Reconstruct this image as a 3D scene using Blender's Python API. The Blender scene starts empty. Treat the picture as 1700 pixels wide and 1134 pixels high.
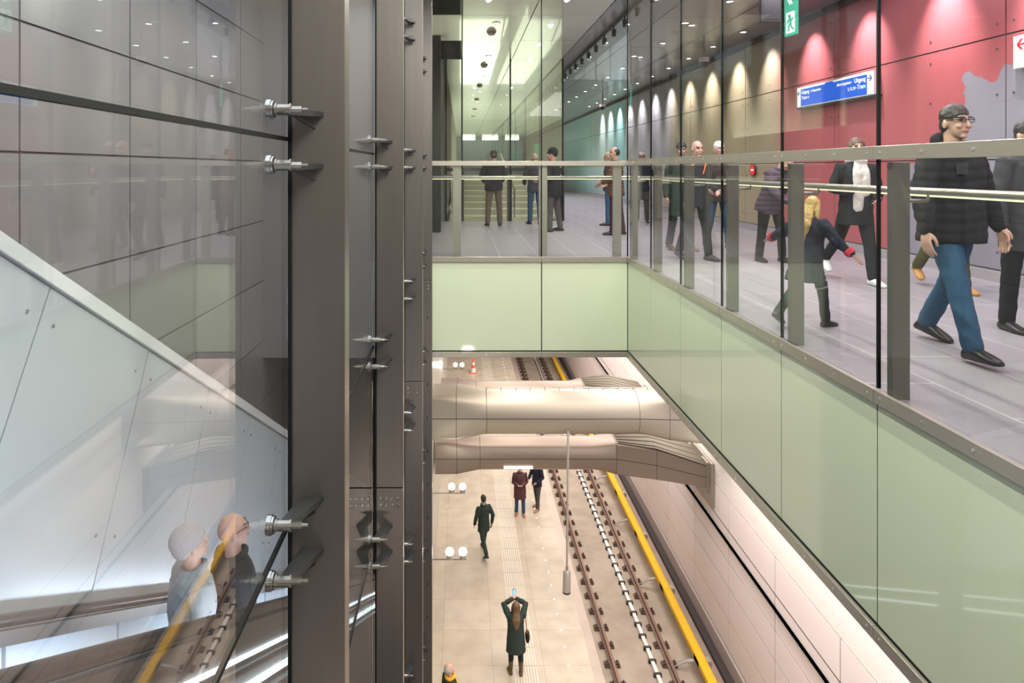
import bpy, bmesh, math, random
from mathutils import Vector, Matrix, noise
random.seed(7)
sc = bpy.context.scene
col = sc.collection
R = math.radians

# ------------------------------------------------------------------ camera
cd = bpy.data.cameras.new('camera')
cam = bpy.data.objects.new('camera', cd); col.objects.link(cam)
EYE = 1.36
cam.location = (0, 0, EYE)
cam.rotation_euler = (R(90), 0, 0)
cd.sensor_width = 36.0
cd.lens = 1100 / 1700 * 36.0
cd.shift_x = 84 / 1700
cd.shift_y = -287 / 1700
cd.clip_start = 0.05
cd.clip_end = 300
sc.camera = cam

# ------------------------------------------------------------------ world, exposure
w = bpy.data.worlds.new('world'); sc.world = w; w.use_nodes = True
w.node_tree.nodes['Background'].inputs[0].default_value = (0.62, 0.62, 0.66, 1)
w.node_tree.nodes['Background'].inputs[1].default_value = 0.30
sc.view_settings.view_transform = 'Standard'
sc.view_settings.look = 'None'
sc.view_settings.gamma = 1
sc.view_settings.use_curve_mapping = False
sc.view_settings.exposure = 0.0
sc.cycles.max_bounces = 10
sc.cycles.diffuse_bounces = 3
sc.cycles.glossy_bounces = 4
sc.cycles.transmission_bounces = 4
sc.cycles.transparent_max_bounces = 40
sc.cycles.caustics_reflective = False
sc.cycles.caustics_refractive = False
sc.cycles.use_denoising = True
sc.cycles.sample_clamp_indirect = 4.0

# ------------------------------------------------------------------ large area lights, mostly added out of view as fill
def area(name, loc, sx, sy, power, color, rot=(0, 0, 0)):
    l = bpy.data.lights.new(name, 'AREA'); l.shape = 'RECTANGLE'
    l.size = sx; l.size_y = sy; l.energy = power; l.color = color
    o = bpy.data.objects.new(name, l); col.objects.link(o)
    o.location = loc; o.rotation_euler = rot
    return o
LILAC = (1.0, 0.90, 1.0); GREEN = (0.98, 1.0, 0.84); WARM = (1.0, 0.90, 0.80); COOL = (0.76, 0.87, 1.0)
area('hall_ceiling_light', (4.7, 5.0, 4.12), 2.6, 11.0, 300, LILAC)  # added fill above the frame, has no fixture of its own
area('bridge_cove_light', (-1.5, 13.8, 2.3), 0.9, 6.0, 75, GREEN, (R(180), R(-25), 0))  # added uplight hidden behind the fins, brightens the bridge ceiling
area('far_well_light', (1.1, 38.5, -0.18), 2.4, 36.0, 1200, GREEN, (R(180), 0, 0))  # added unseen uplight, brightens the pale far ceiling
area('deck_soffit_light', (5.0, 16.0, -1.65), 2.4, 44.0, 2000, (1.0, 0.90, 0.86))  # added unseen under the deck, lights track and lower wall
area('bridge_soffit_light', (1.9, 26.0, -1.65), 1.5, 30.0, 1050, WARM)  # added unseen under the bridge slab, lights the platform
area('escalator_ceiling_light', (-1.75, 4.5, 4.05), 1.6, 9.0, 150, COOL)  # added overhead fill for the escalator riders and cladding
area('wall_cove_light', (6.35, 18.0, -5.45), 0.12, 40.0, 800, (1.0, 0.92, 0.88), (0, R(35), 0))
esc_l = area('escalator_rail_light', (0, 0, 0), 10.0, 0.06, 85, (0.74, 0.86, 1.0))
esc_l.matrix_world = Matrix(((0, 0, 1, -1.2), (math.cos(R(30)), math.sin(R(30)), 0, 4.8), (-math.sin(R(30)), math.cos(R(30)), 0, 0.93 - 4.8 * math.tan(R(30))), (0, 0, 0, 1)))
area('lower_landing_light', (0.2, -1.6, -4.6), 0.3, 0.3, 40, WARM, (R(180 - 38), 0, R(10)))

# ------------------------------------------------------------------ helpers
class MB:
    def __init__(s): s.v = []; s.f = []
    def add(s, v, f):
        b = len(s.v); s.v += [tuple(p) for p in v]; s.f += [tuple(i + b for i in q) for q in f]
        return s
    def hexa(s, p):
        return s.add(p, [(0, 1, 2, 3), (4, 7, 6, 5), (0, 4, 5, 1), (1, 5, 6, 2), (2, 6, 7, 3), (3, 7, 4, 0)])
    def box(s, x0, x1, y0, y1, z0, z1):
        return s.hexa([(x0, y0, z0), (x1, y0, z0), (x1, y1, z0), (x0, y1, z0), (x0, y0, z1), (x1, y0, z1), (x1, y1, z1), (x0, y1, z1)])
    def loft(s, rings, cap=True):
        n = len(rings[0]); v = [p for r in rings for p in r]; f = []
        for k in range(len(rings) - 1):
            for i in range(n):
                j = (i + 1) % n
                f.append((k * n + i, k * n + j, (k + 1) * n + j, (k + 1) * n + i))
        if cap:
            f.append(tuple(range(n))); f.append(tuple((len(rings) - 1) * n + i for i in range(n)))
        return s.add(v, f)
    def tube(s, pts, rad, n=12, rnd=True, flat=1.0):
        pts = [Vector(p) for p in pts]
        if not isinstance(rad, (list, tuple)): rad = [rad] * len(pts)
        tang = []
        for i in range(len(pts)):
            a = pts[max(i - 1, 0)]; b = pts[min(i + 1, len(pts) - 1)]
            t = (b - a); tang.append(t.normalized() if t.length > 1e-9 else Vector((0, 0, 1)))
        ref = Vector((0, 0, 1)) if abs(tang[0].z) < 0.9 else Vector((0, 1, 0))
        u = tang[0].cross(ref).normalized(); rings = []
        def ring(c, t, r):
            nonlocal u
            u = (u - t * u.dot(t)).normalized(); w_ = t.cross(u)
            return [c + (u * math.cos(2 * math.pi * k / n) + w_ * math.sin(2 * math.pi * k / n) * flat) * r for k in range(n)]
        if rnd:
            for a in (80, 50, 25): rings.append(ring(pts[0] - tang[0] * rad[0] * math.sin(R(a)), tang[0], rad[0] * math.cos(R(a))))
        for p, t, r in zip(pts, tang, rad): rings.append(ring(p, t, r))
        if rnd:
            for a in (25, 50, 80): rings.append(ring(pts[-1] + tang[-1] * rad[-1] * math.sin(R(a)), tang[-1], rad[-1] * math.cos(R(a))))
        return s.loft(rings)
    def cyl(s, a, b, r, r2=None, n=14): return s.tube([a, b], [r, r if r2 is None else r2], n, False)
    def ell(s, c, r, M=None, n=16, m=10):
        rings = []
        for k in range(m):
            th = math.pi * (k + 0.35) / (m - 0.3)
            ring = []
            for i in range(n):
                a = 2 * math.pi * i / n
                p = Vector((r[0] * math.sin(th) * math.cos(a), r[1] * math.sin(th) * math.sin(a), r[2] * math.cos(th))) + Vector(c)
                ring.append(M @ p if M else p)
            rings.append(ring)
        return s.loft(rings)
    def torus(s, c, rx, ry, r, M=None, n=24, m=8, tilt=0):
        pts = []
        for i in range(n):
            a = 2 * math.pi * i / n
            cc, ss = math.cos(a), math.sin(a)
            for k in range(m):
                b = 2 * math.pi * k / m
                p = Vector(((rx + r * math.cos(b)) * cc, (ry + r * math.cos(b)) * ss, r * math.sin(b) + tilt * ss)) + Vector(c)
                pts.append(M @ p if M else p)
        f = [(i * m + k, ((i + 1) % n) * m + k, ((i + 1) % n) * m + (k + 1) % m, i * m + (k + 1) % m) for i in range(n) for k in range(m)]
        return s.add(pts, f)
    def mesh(s, name):
        me = bpy.data.meshes.new(name); me.from_pydata(s.v, [], s.f)
        bm = bmesh.new(); bm.from_mesh(me); bmesh.ops.recalc_face_normals(bm, faces=bm.faces); bm.to_mesh(me); bm.free()
        return me
    def build(s, name, mat, parent=None, smooth=False, bevel=0.0):
        me = s.mesh(name)
        o = bpy.data.objects.new(name, me); col.objects.link(o)
        if mat: me.materials.append(mat)
        if smooth:
            me.polygons.foreach_set('use_smooth', [True] * len(me.polygons))
            try: me.set_sharp_from_angle(angle=R(40))
            except Exception: pass
        if bevel:
            b = o.modifiers.new('bevel', 'BEVEL'); b.width = bevel; b.segments = 2; b.limit_method = 'ANGLE'
        if parent: o.parent = parent
        return o
def tag(o, label, cat, group=None, kind=None):
    o['label'] = label; o['category'] = cat
    if group: o['group'] = group
    if kind: o['kind'] = kind
    return o
def empty(name, loc=(0, 0, 0)):
    o = bpy.data.objects.new(name, None); col.objects.link(o); o.location = loc; o.empty_display_size = 0.1
    return o
def structure(o):
    o['kind'] = 'structure'; return o
def copy_tree(o, parent=None):
    c = o.copy(); col.objects.link(c)
    if parent: c.parent = parent
    for ch in list(o.children): copy_tree(ch, c)
    return c
ORD = ['first', 'second', 'third', 'fourth', 'fifth', 'sixth', 'seventh', 'eighth', 'ninth', 'tenth', 'eleventh', 'twelfth', 'thirteenth', 'fourteenth',
       'fifteenth', 'sixteenth', 'seventeenth', 'eighteenth', 'nineteenth', 'twentieth']

# ------------------------------------------------------------------ materials
def newmat(name):
    m = bpy.data.materials.new(name); m.use_nodes = True
    return m, m.node_tree.nodes, m.node_tree.links, m.node_tree.nodes['Principled BSDF']
def mat(name, c, rough=0.5, metal=0.0, var=0.0, vscale=4.0, bump=0.0, bscale=40.0, coat=0.0, spec=0.5, stretch=(1, 1, 1)):
    m, N, L, b = newmat(name)
    b.inputs['Base Color'].default_value = (*c, 1); b.inputs['Roughness'].default_value = rough
    b.inputs['Metallic'].default_value = metal; b.inputs['Specular IOR Level'].default_value = spec
    b.inputs['Coat Weight'].default_value = coat; b.inputs['Coat Roughness'].default_value = 0.04
    tc = N.new('ShaderNodeTexCoord'); mp = N.new('ShaderNodeMapping'); mp.inputs['Scale'].default_value = stretch
    L.new(tc.outputs['Object'], mp.inputs['Vector'])
    if var:
        n = N.new('ShaderNodeTexNoise'); n.inputs['Scale'].default_value = vscale; n.inputs['Detail'].default_value = 5
        L.new(mp.outputs[0], n.inputs['Vector'])
        mx = N.new('ShaderNodeMix'); mx.data_type = 'RGBA'
        mx.inputs['A'].default_value = (*[max(0, x * (1 - var)) for x in c], 1); mx.inputs['B'].default_value = (*[min(1, x * (1 + var)) for x in c], 1)
        L.new(n.outputs['Fac'], mx.inputs['Factor']); L.new(mx.outputs['Result'], b.inputs['Base Color'])
    if bump:
        n2 = N.new('ShaderNodeTexNoise'); n2.inputs['Scale'].default_value = bscale; n2.inputs['Detail'].default_value = 3
        L.new(mp.outputs[0], n2.inputs['Vector'])
        bp = N.new('ShaderNodeBump'); bp.inputs['Strength'].default_value = bump; bp.inputs['Distance'].default_value = 0.01
        L.new(n2.outputs['Fac'], bp.inputs['Height']); L.new(bp.outputs[0], b.inputs['Normal'])
    return m
def emis(name, c, s):
    m, N, L, b = newmat(name)
    b.inputs['Base Color'].default_value = (*[x * 0.2 for x in c], 1); b.inputs['Emission Color'].default_value = (*c, 1); b.inputs['Emission Strength'].default_value = s
    return m
def glass(name, tint, refl=1.0, rough=0.0, wob=0.0):
    m, N, L, b = newmat(name); N.remove(b)
    out = N['Material Output']
    t = N.new('ShaderNodeBsdfTransparent'); t.inputs[0].default_value = (*tint, 1)
    g = N.new('ShaderNodeBsdfGlossy'); g.inputs['Roughness'].default_value = rough; g.inputs['Color'].default_value = (1, 1, 1, 1)
    lw = N.new('ShaderNodeLayerWeight'); lw.inputs['Blend'].default_value = 0.5
    p = N.new('ShaderNodeMath'); p.operation = 'POWER'; p.inputs[1].default_value = 5
    L.new(lw.outputs['Facing'], p.inputs[0])
    k = N.new('ShaderNodeMath'); k.operation = 'MULTIPLY_ADD'; k.inputs[1].default_value = 0.94 * refl; k.inputs[2].default_value = 0.045 * refl
    L.new(p.outputs[0], k.inputs[0])
    mx = N.new('ShaderNodeMixShader')
    L.new(k.outputs[0], mx.inputs[0]); L.new(t.outputs[0], mx.inputs[1]); L.new(g.outputs[0], mx.inputs[2]); L.new(mx.outputs[0], out.inputs['Surface'])
    if wob:
        tc = N.new('ShaderNodeTexCoord'); n = N.new('ShaderNodeTexNoise'); n.inputs['Scale'].default_value = 1.6
        L.new(tc.outputs['Object'], n.inputs['Vector'])
        bp = N.new('ShaderNodeBump'); bp.inputs['Strength'].default_value = wob; bp.inputs['Distance'].default_value = 0.004
        L.new(n.outputs['Fac'], bp.inputs['Height']); L.new(bp.outputs[0], g.inputs['Normal'])
    return m

M = {}
M['steel_fin'] = mat('brushed_steel_fin', (0.175, 0.152, 0.14), 0.32, 0.75, 0.10, 3, 0.02, 60, stretch=(8, 8, 0.5))
M['post'] = mat('dull_post_steel', (0.22, 0.205, 0.175), 0.35, 0.6)
M['steel'] = mat('polished_steel', (0.40, 0.375, 0.34), 0.26, 0.9)
M['steel_trim'] = mat('satin_steel_trim', (0.46, 0.42, 0.36), 0.32, 0.7, 0.06, 6)
M['steel_bright'] = mat('bright_steel', (0.78, 0.78, 0.78), 0.25, 0.85)
M['chrome'] = mat('chrome', (0.50, 0.48, 0.45), 0.16, 1.0)
M['dark'] = mat('dark_sealant', (0.008, 0.009, 0.009), 0.7, spec=0.15)
M['darksteel'] = mat('dark_steel', (0.05, 0.048, 0.05), 0.4, 0.4)
M['armplate'] = mat('dark_arm_plate', (0.06, 0.06, 0.065), 0.4, 0.5)
M['glass'] = glass('clear_glass', (0.955, 0.975, 0.965), 1.0)
M['glass_left'] = glass('clear_glass_left', (0.95, 0.965, 0.965), 0.9, 0, 0.03)
M['glass_green'] = glass('green_clear_glass', (0.965, 0.99, 0.955), 1.0)
M['spandrel'] = mat('pale_green_glass', (0.58, 0.625, 0.46), 0.35, 0, 0.03, 1.5, coat=1.0)
M['leftwall'] = mat('grey_steel_panel', (0.275, 0.258, 0.268), 0.30, 0.4, 0.08, 1.2)
M['clad'] = mat('pale_escalator_cladding', (0.42, 0.445, 0.48), 0.3, 0.15, 0.05, 1.0)
M['pinkwall'] = mat('pale_pink_enamel', (0.86, 0.77, 0.78), 0.5, 0, 0.02, 0.8)
M['whitewall'] = mat('white_slats', (0.86, 0.80, 0.78), 0.35)
M['ribs'] = mat('ribbed_grey_base', (0.42, 0.35, 0.33), 0.5)
M['groove'] = mat('groove_shadow_gap', (0.05, 0.04, 0.04), 0.8)
M['concrete'] = mat('track_concrete', (0.40, 0.335, 0.27), 0.85, 0, 0.35, 1.6, 0.15, 30)
M['concrete_light'] = mat('light_concrete', (0.62, 0.52, 0.45), 0.8, 0, 0.15, 1.2, 0.05, 30)
M['ledge'] = mat('ledge_concrete', (0.34, 0.27, 0.23), 0.85, 0, 0.2, 2)
M['rail'] = mat('rusty_rail_steel', (0.24, 0.15, 0.115), 0.5, 0.5, 0.2, 8, stretch=(6, 0.6, 6))
M['fastener'] = mat('rail_fastener_iron', (0.13, 0.09, 0.07), 0.6, 0.4, 0.2, 20)
M['yellow'] = mat('yellow_third_rail_cover', (0.86, 0.50, 0.015), 0.5, 0, 0.18, 6)
M['whitecable'] = mat('white_conduit', (0.82, 0.78, 0.74), 0.4)
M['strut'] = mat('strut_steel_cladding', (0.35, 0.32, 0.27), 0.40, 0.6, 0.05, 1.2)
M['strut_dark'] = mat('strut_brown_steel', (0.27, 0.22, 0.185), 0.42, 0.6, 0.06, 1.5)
M['wingtop'] = mat('dark_ribbed_top', (0.10, 0.085, 0.06), 0.8)  # shade on the wing tops put into the colour
M['capping'] = mat('bright_capping_steel', (0.78, 0.78, 0.80), 0.28, 0.35)
M['seam'] = mat('panel_seam', (0.035, 0.03, 0.025), 0.8)
M['ceil_bridge'] = mat('glossy_pale_ceiling', (0.66, 0.675, 0.575), 0.25, 0.0, 0.03, 0.6, coat=0.5)
M['ceil_hall'] = mat('grey_ceiling', (0.30, 0.29, 0.31), 0.30, 0.2, 0.05, 0.5, coat=0.2)
M['endwall'] = mat('far_wall', (0.40, 0.46, 0.47), 0.5)
M['beige'] = mat('beige_ribbed_wall', (0.34, 0.30, 0.25), 0.5)
M['stair'] = mat('cream_stair', (0.62, 0.59, 0.44), 0.45)
M['lampglow'] = emis('lamp_lens_glow', (1.0, 0.97, 1.0), 22)
M['spotglow'] = emis('platform_spot_glow', (1.0, 0.98, 0.88), 45)
M['led'] = emis('cool_led_strip', (0.80, 0.92, 1.0), 3)
M['ledsoft'] = emis('soft_led_line', (1.0, 1.0, 0.62), 1.3)
M['strip'] = emis('strip_lamp', (1.0, 0.95, 0.85), 1.6)
M['farlight'] = emis('far_light_strip', (1.0, 1.0, 0.80), 3)
M['greenlit'] = emis('exit_sign_green', (0.0, 0.42, 0.27), 0.9)
M['signwhite'] = emis('lit_white', (0.95, 0.98, 1.0), 0.95)
M['signblue'] = emis('lit_blue', (0.0, 0.13, 0.80), 0.85)
M['signnavy'] = mat('sign_navy', (0.01, 0.05, 0.16), 0.5)
M['redlit'] = emis('red_light', (1.0, 0.01, 0.03), 0.9)
M['white'] = mat('white_plastic', (0.8, 0.8, 0.8), 0.4)
M['black'] = mat('black_plastic', (0.02, 0.02, 0.022), 0.45)
M['greydev'] = mat('grey_device', (0.42, 0.40, 0.38), 0.35, 0.4)
M['orange'] = mat('cone_orange', (0.85, 0.16, 0.06), 0.5)
M['handrail_rubber'] = mat('brown_black_rubber', (0.03, 0.022, 0.02), 0.35)
M['esc_steel'] = mat('escalator_steel', (0.13, 0.115, 0.11), 0.4, 0.5)
M['esc_white'] = mat('escalator_balustrade', (0.72, 0.80, 0.90), 0.25)
M['esc_step'] = mat('escalator_step', (0.16, 0.16, 0.17), 0.5, 0.4)
M['tactile'] = mat('tactile_white_rib', (0.78, 0.72, 0.62), 0.5)
M['leddot'] = emis('floor_marker_led', (1.0, 0.92, 0.7), 4)

def floor_material():
    m, N, L, b = newmat('grey_hall_tiles')
    tc = N.new('ShaderNodeTexCoord'); mp = N.new('ShaderNodeMapping'); mp.inputs['Rotation'].default_value = (0, 0, R(90))
    L.new(tc.outputs['Object'], mp.inputs['Vector'])
    br = N.new('ShaderNodeTexBrick'); L.new(mp.outputs[0], br.inputs['Vector'])
    br.inputs['Color1'].default_value = (0.27, 0.24, 0.265, 1); br.inputs['Color2'].default_value = (0.305, 0.27, 0.295, 1)
    br.inputs['Mortar'].default_value = (0.52, 0.49, 0.50, 1); br.inputs['Scale'].default_value = 1.0
    br.inputs['Mortar Size'].default_value = 0.006; br.inputs['Brick Width'].default_value = 1.2; br.inputs['Row Height'].default_value = 0.6
    n = N.new('ShaderNodeTexNoise'); n.inputs['Scale'].default_value = 60; n.inputs['Detail'].default_value = 6
    L.new(tc.outputs['Object'], n.inputs['Vector'])
    mx = N.new('ShaderNodeMix'); mx.data_type = 'RGBA'; mx.blend_type = 'OVERLAY'; mx.inputs['Factor'].default_value = 0.35
    L.new(br.outputs['Color'], mx.inputs['A']); L.new(n.outputs['Color'], mx.inputs['B'])
    hs = N.new('ShaderNodeHueSaturation'); hs.inputs['Saturation'].default_value = 0.7
    L.new(mx.outputs['Result'], hs.inputs['Color']); L.new(hs.outputs[0], b.inputs['Base Color'])
    b.inputs['Roughness'].default_value = 0.42
    return m
M['floor'] = floor_material()
def platform_material():
    m, N, L, b = newmat('platform_slabs')
    tc = N.new('ShaderNodeTexCoord'); mp = N.new('ShaderNodeMapping')
    mp.inputs['Location'].default_value = (-0.74, 0, 0)
    L.new(tc.outputs['Object'], mp.inputs['Vector'])
    br = N.new('ShaderNodeTexBrick'); L.new(mp.outputs[0], br.inputs['Vector'])
    br.offset = 0.0
    br.inputs['Color1'].default_value = (0.52, 0.45, 0.35, 1); br.inputs['Color2'].default_value = (0.56, 0.49, 0.39, 1)
    br.inputs['Mortar'].default_value = (0.36, 0.30, 0.24, 1); br.inputs['Scale'].default_value = 1.0
    br.inputs['Mortar Size'].default_value = 0.006; br.inputs['Brick Width'].default_value = 1.2; br.inputs['Row Height'].default_value = 1.2
    n = N.new('ShaderNodeTexNoise'); n.inputs['Scale'].default_value = 2.2; n.inputs['Detail'].default_value = 8
    L.new(tc.outputs['Object'], n.inputs['Vector'])
    cr = N.new('ShaderNodeValToRGB'); cr.color_ramp.elements[0].position = 0.3; cr.color_ramp.elements[0].color = (0.82, 0.80, 0.78, 1)
    cr.color_ramp.elements[1].position = 0.6; cr.color_ramp.elements[1].color = (1, 1, 1, 1)
    L.new(n.outputs['Fac'], cr.inputs[0])
    mx = N.new('ShaderNodeMix'); mx.data_type = 'RGBA'; mx.blend_type = 'MULTIPLY'; mx.inputs['Factor'].default_value = 1
    L.new(br.outputs['Color'], mx.inputs['A']); L.new(cr.outputs[0], mx.inputs['B']); L.new(mx.outputs['Result'], b.inputs['Base Color'])
    b.inputs['Roughness'].default_value = 0.35
    return m
M['platform'] = platform_material()
def hallwall_material():
    # printed enamel panels: grey foliage near, red, sand, white lilac, teal and blue along the wall
    m, N, L, b = newmat('printed_colour_wall')
    tc = N.new('ShaderNodeTexCoord'); sp = N.new('ShaderNodeSeparateXYZ'); L.new(tc.outputs['Object'], sp.inputs[0])
    n = N.new('ShaderNodeTexNoise'); n.inputs['Scale'].default_value = 2.2; n.inputs['Detail'].default_value = 6; n.inputs['Roughness'].default_value = 0.65
    L.new(tc.outputs['Object'], n.inputs['Vector'])
    def math_(op, a, bb=None, c=None):
        x = N.new('ShaderNodeMath'); x.operation = op
        for i, q in enumerate((a, bb, c)):
            if q is None: continue
            if isinstance(q, (int, float)): x.inputs[i].default_value = q
            else: L.new(q, x.inputs[i])
        return x.outputs[0]
    nz = math_('SUBTRACT', n.outputs['Fac'], 0.5)
    yy = math_('MULTIPLY_ADD', nz, 0.5, sp.outputs['Y'])
    t = math_('DIVIDE', yy, 60.0)
    cr = N.new('ShaderNodeValToRGB'); r = cr.color_ramp; L.new(t, cr.inputs[0])
    stops = [(0.0, (0.43, 0.11, 0.118)), (13.2, (0.43, 0.11, 0.118)), (13.7, (0.37, 0.30, 0.20)), (16.5, (0.42, 0.34, 0.20)), (20.0, (0.40, 0.34, 0.23)),
             (20.9, (0.42, 0.40, 0.45)), (25.5, (0.44, 0.43, 0.46)), (26.5, (0.22, 0.44, 0.46)), (30, (0.40, 0.50, 0.50)), (36, (0.20, 0.42, 0.46)), (45, (0.27, 0.30, 0.42)), (60, (0.3, 0.28, 0.3))]
    r.elements[0].position = 0; r.elements[0].color = (*stops[0][1], 1); r.elements[1].position = 1; r.elements[1].color = (*stops[-1][1], 1)
    for y, c in stops[1:-1]:
        e = r.elements.new(y / 60); e.color = (*c, 1)
    # grey foliage print
    zz = math_('MULTIPLY_ADD', nz, 0.9, sp.outputs['Z'])
    y2 = math_('MULTIPLY_ADD', nz, 0.9, sp.outputs['Y'])
    g1 = math_('MULTIPLY', math_('LESS_THAN', zz, 2.5), math_('LESS_THAN', y2, 8.45))
    g2 = math_('MULTIPLY', math_('LESS_THAN', sp.outputs['Z'], 1.43), math_('LESS_THAN', sp.outputs['Y'], 10.0))
    g = math_('MAXIMUM', g1, g2)
    mx = N.new('ShaderNodeMix'); mx.data_type = 'RGBA'; L.new(g, mx.inputs['Factor']); L.new(cr.outputs[0], mx.inputs['A'])
    mx.inputs['B'].default_value = (0.27, 0.25, 0.29, 1)
    L.new(mx.outputs['Result'], b.inputs['Base Color'])
    b.inputs['Roughness'].default_value = 0.33; b.inputs['Metallic'].default_value = 0.15
    return m
M['hallwall'] = hallwall_material()

# ------------------------------------------------------------------ the setting
def panels(name, mat, axis, pos, thick, ue, ze, gap=0.012, back=0.05, smooth=False):
    """panelled plane: one mesh of slabs over a dark backing.  axis 'x': plane x=pos, u=y ; axis 'y': plane y=pos, u=x ; axis 'z': plane z=pos, u=x, v=y"""
    m = MB(); g = MB(); h = gap / 2
    for i in range(len(ue) - 1):
        for j in range(len(ze) - 1):
            a, b, c, d = ue[i] + h, ue[i + 1] - h, ze[j] + h, ze[j + 1] - h
            p0, p1 = sorted((pos, pos + thick))
            if axis == 'x': m.box(p0, p1, a, b, c, d)
            elif axis == 'y': m.box(a, b, p0, p1, c, d)
            else: m.box(a, b, c, d, p0, p1)
    q0, q1 = sorted((pos + thick, pos + thick + math.copysign(back, thick)))
    if axis == 'x': g.box(q0, q1, ue[0], ue[-1], ze[0], ze[-1])
    elif axis == 'y': g.box(ue[0], ue[-1], q0, q1, ze[0], ze[-1])
    else: g.box(ue[0], ue[-1], ze[0], ze[-1], q0, q1)
    o = m.build(name, mat); structure(o)
    g.build('panel_gap_backing', M['groove'], o)
    return o
def steps(a, b, d):
    out = [a]
    while out[-1] + d < b - 1e-6: out.append(out[-1] + d)
    return out + [b]

structure(MB().box(2.56, 6.46, -4, 62, -0.12, 0).box(-1.9, 2.56, 10.05, 17.25, -0.12, 0).build('floor', M['floor']))
structure(MB().box(2.60, 6.85, -4, 62, -1.48, -0.12).box(-1.9, 2.6, 10.08, 62, -1.48, -0.30).build('floor_deck_slab', M['concrete_light']))
hw = panels('wall_right', M['hallwall'], 'x', 6.45, 0.012, [-4, 0.65, 4.25] + steps(7.85, 62, 3.6), [0.14, 1.47, 2.95, 4.10], 0.02)
sm = MB()
for y0 in steps(4.25, 62, 3.6)[:12]:
    for yy in (y0 + 0.12, y0 + 1.25, y0 + 2.4, y0 + 3.48):
        for zz in (0.35, 1.2, 1.62, 2.25, 2.8, 3.1, 3.9):
            sm.cyl((6.45, yy, zz), (6.438, yy, zz), 0.014, n=8)
sm.build('screw_heads', M['steel'], hw)
structure(MB().box(6.40, 6.5, -4, 62, 0, 0.125).build('baseboard_right', mat('base_panel_grey', (0.33, 0.30, 0.31), 0.45)))
structure(MB().box(6.38, 6.5, -4, 62, 4.10, 4.2).build('trim_1', M['groove']))

xe = [-0.68, 0.02, 1.31, 2.6]
c1 = panels('ceiling', M['ceil_bridge'], 'z', 4.2, 0.03, [0.02, 1.31, 2.6], [-4, -1, 2, 5, 8, 10.0, 12.25, 14.7, 17.2, 19.7] + steps(22.2, 60, 2.5), 0.016)
c2 = panels('ceiling_edge', M['ceil_bridge'], 'z', 4.2, 0.03, [-0.68, 0.02], [12.25, 14.7], 0.016)
c3 = panels('ceiling_left', M['ceil_bridge'], 'z', 4.2, 0.03, [-3.0, 0.02], [-4, 0, 4, 8, 10], 0.016)
structure(MB().box(-3, 0.0, 10.02, 12.23, 4.75, 4.8).box(-3, 0.0, 14.72, 17.2, 4.75, 4.8).box(-0.02, 0.015, 10.02, 12.2, 4.2, 4.8).box(-0.02, 0.015, 14.72, 17.2, 4.2, 4.8)
          .box(-0.7, 0.0, 12.2, 12.26, 4.2, 4.8).box(-0.7, 0.0, 14.68, 14.72, 4.2, 4.8).box(-0.7, 0.0, 17.2, 17.26, 4.2, 4.8).build('ceiling_recess', M['darksteel']))
c4 = panels('ceiling_far_left', M['ceil_bridge'], 'z', 4.2, 0.03, [-0.9, 0.02], [17.26, 19.7] + steps(22.2, 60, 2.5), 0.016)
ch = panels('ceiling_hall', M['ceil_hall'], 'z', 4.2, 0.03, [2.6, 3.75, 5.15, 6.40], [-4, 0.5, 3.5, 6.5] + steps(9.5, 62, 3.0), 0.02)
structure(MB().box(-3.1, 6.5, -4, 62, 4.82, 4.9).box(-3.1, 2.6, -4, 10, 4.27, 4.82).build('ceiling_roof', M['groove']))

# left steel wall of the escalator well
lw = panels('wall_left', M['leftwall'], 'x', -3.0, -0.012, steps(-4.5, 36, 1.5), [1.36 - 3.0 * k for k in (4.47, 4.17, 3.87, 3.57, 3.27, 2.97, 2.67, 2.37, 2.07, 1.77, 1.47, 1.17, 0.87, 0.565, 0.264)] + [1.36 + 3.0 * k for k in (0.037, 0.335, 0.635, 0.93)], 0.018)
structure(MB().box(-3.1, 6.9, -4.2, -4.1, -13, 4.9).build('wall_back', M['leftwall']))
# lower left wall beside the platform
pl = panels('wall_left_platform', mat('platform_wall_steel', (0.52, 0.52, 0.46), 0.28, 0.5), 'x', -0.78, -0.03, steps(10.2, 62, 1.8), [-10.34, -8.0, -5.6, -3.2, -1.5], 0.02)
# ribbed wall beyond the partition
rb = MB().box(-0.55, -0.46, 17.35, 61, 0, 4.2)
for i in range(110): rb.box(-0.46, -0.42, 17.4 + i * 0.4, 17.55 + i * 0.4, 0, 4.2)
structure(rb.build('wall_left_far', M['beige']))
structure(MB().box(-1.9, -0.46, 17.25, 17.35, 0, 4.8).build('wall_left_return', mat('return_panel', (0.25, 0.27, 0.27), 0.3)))
structure(MB().box(-3.0, -0.80, 10.02, 10.05, -1.5, 4.8).build('wall_return_grey', M['leftwall']))  # added to block the fill light showing behind the fins
structure(MB().box(-1.95, -1.85, 10, 17.3, -1.4, 4.8).build('wall_left_bridge', M['beige']))
structure(MB().box(-1.0, 6.5, 61.5, 61.7, 0, 4.3).build('wall_end', M['endwall']))
structure(MB().box(-0.4, 2.6, 17.3, 61, -0.30, -0.25).build('floor_well', M['stair']))
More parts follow.
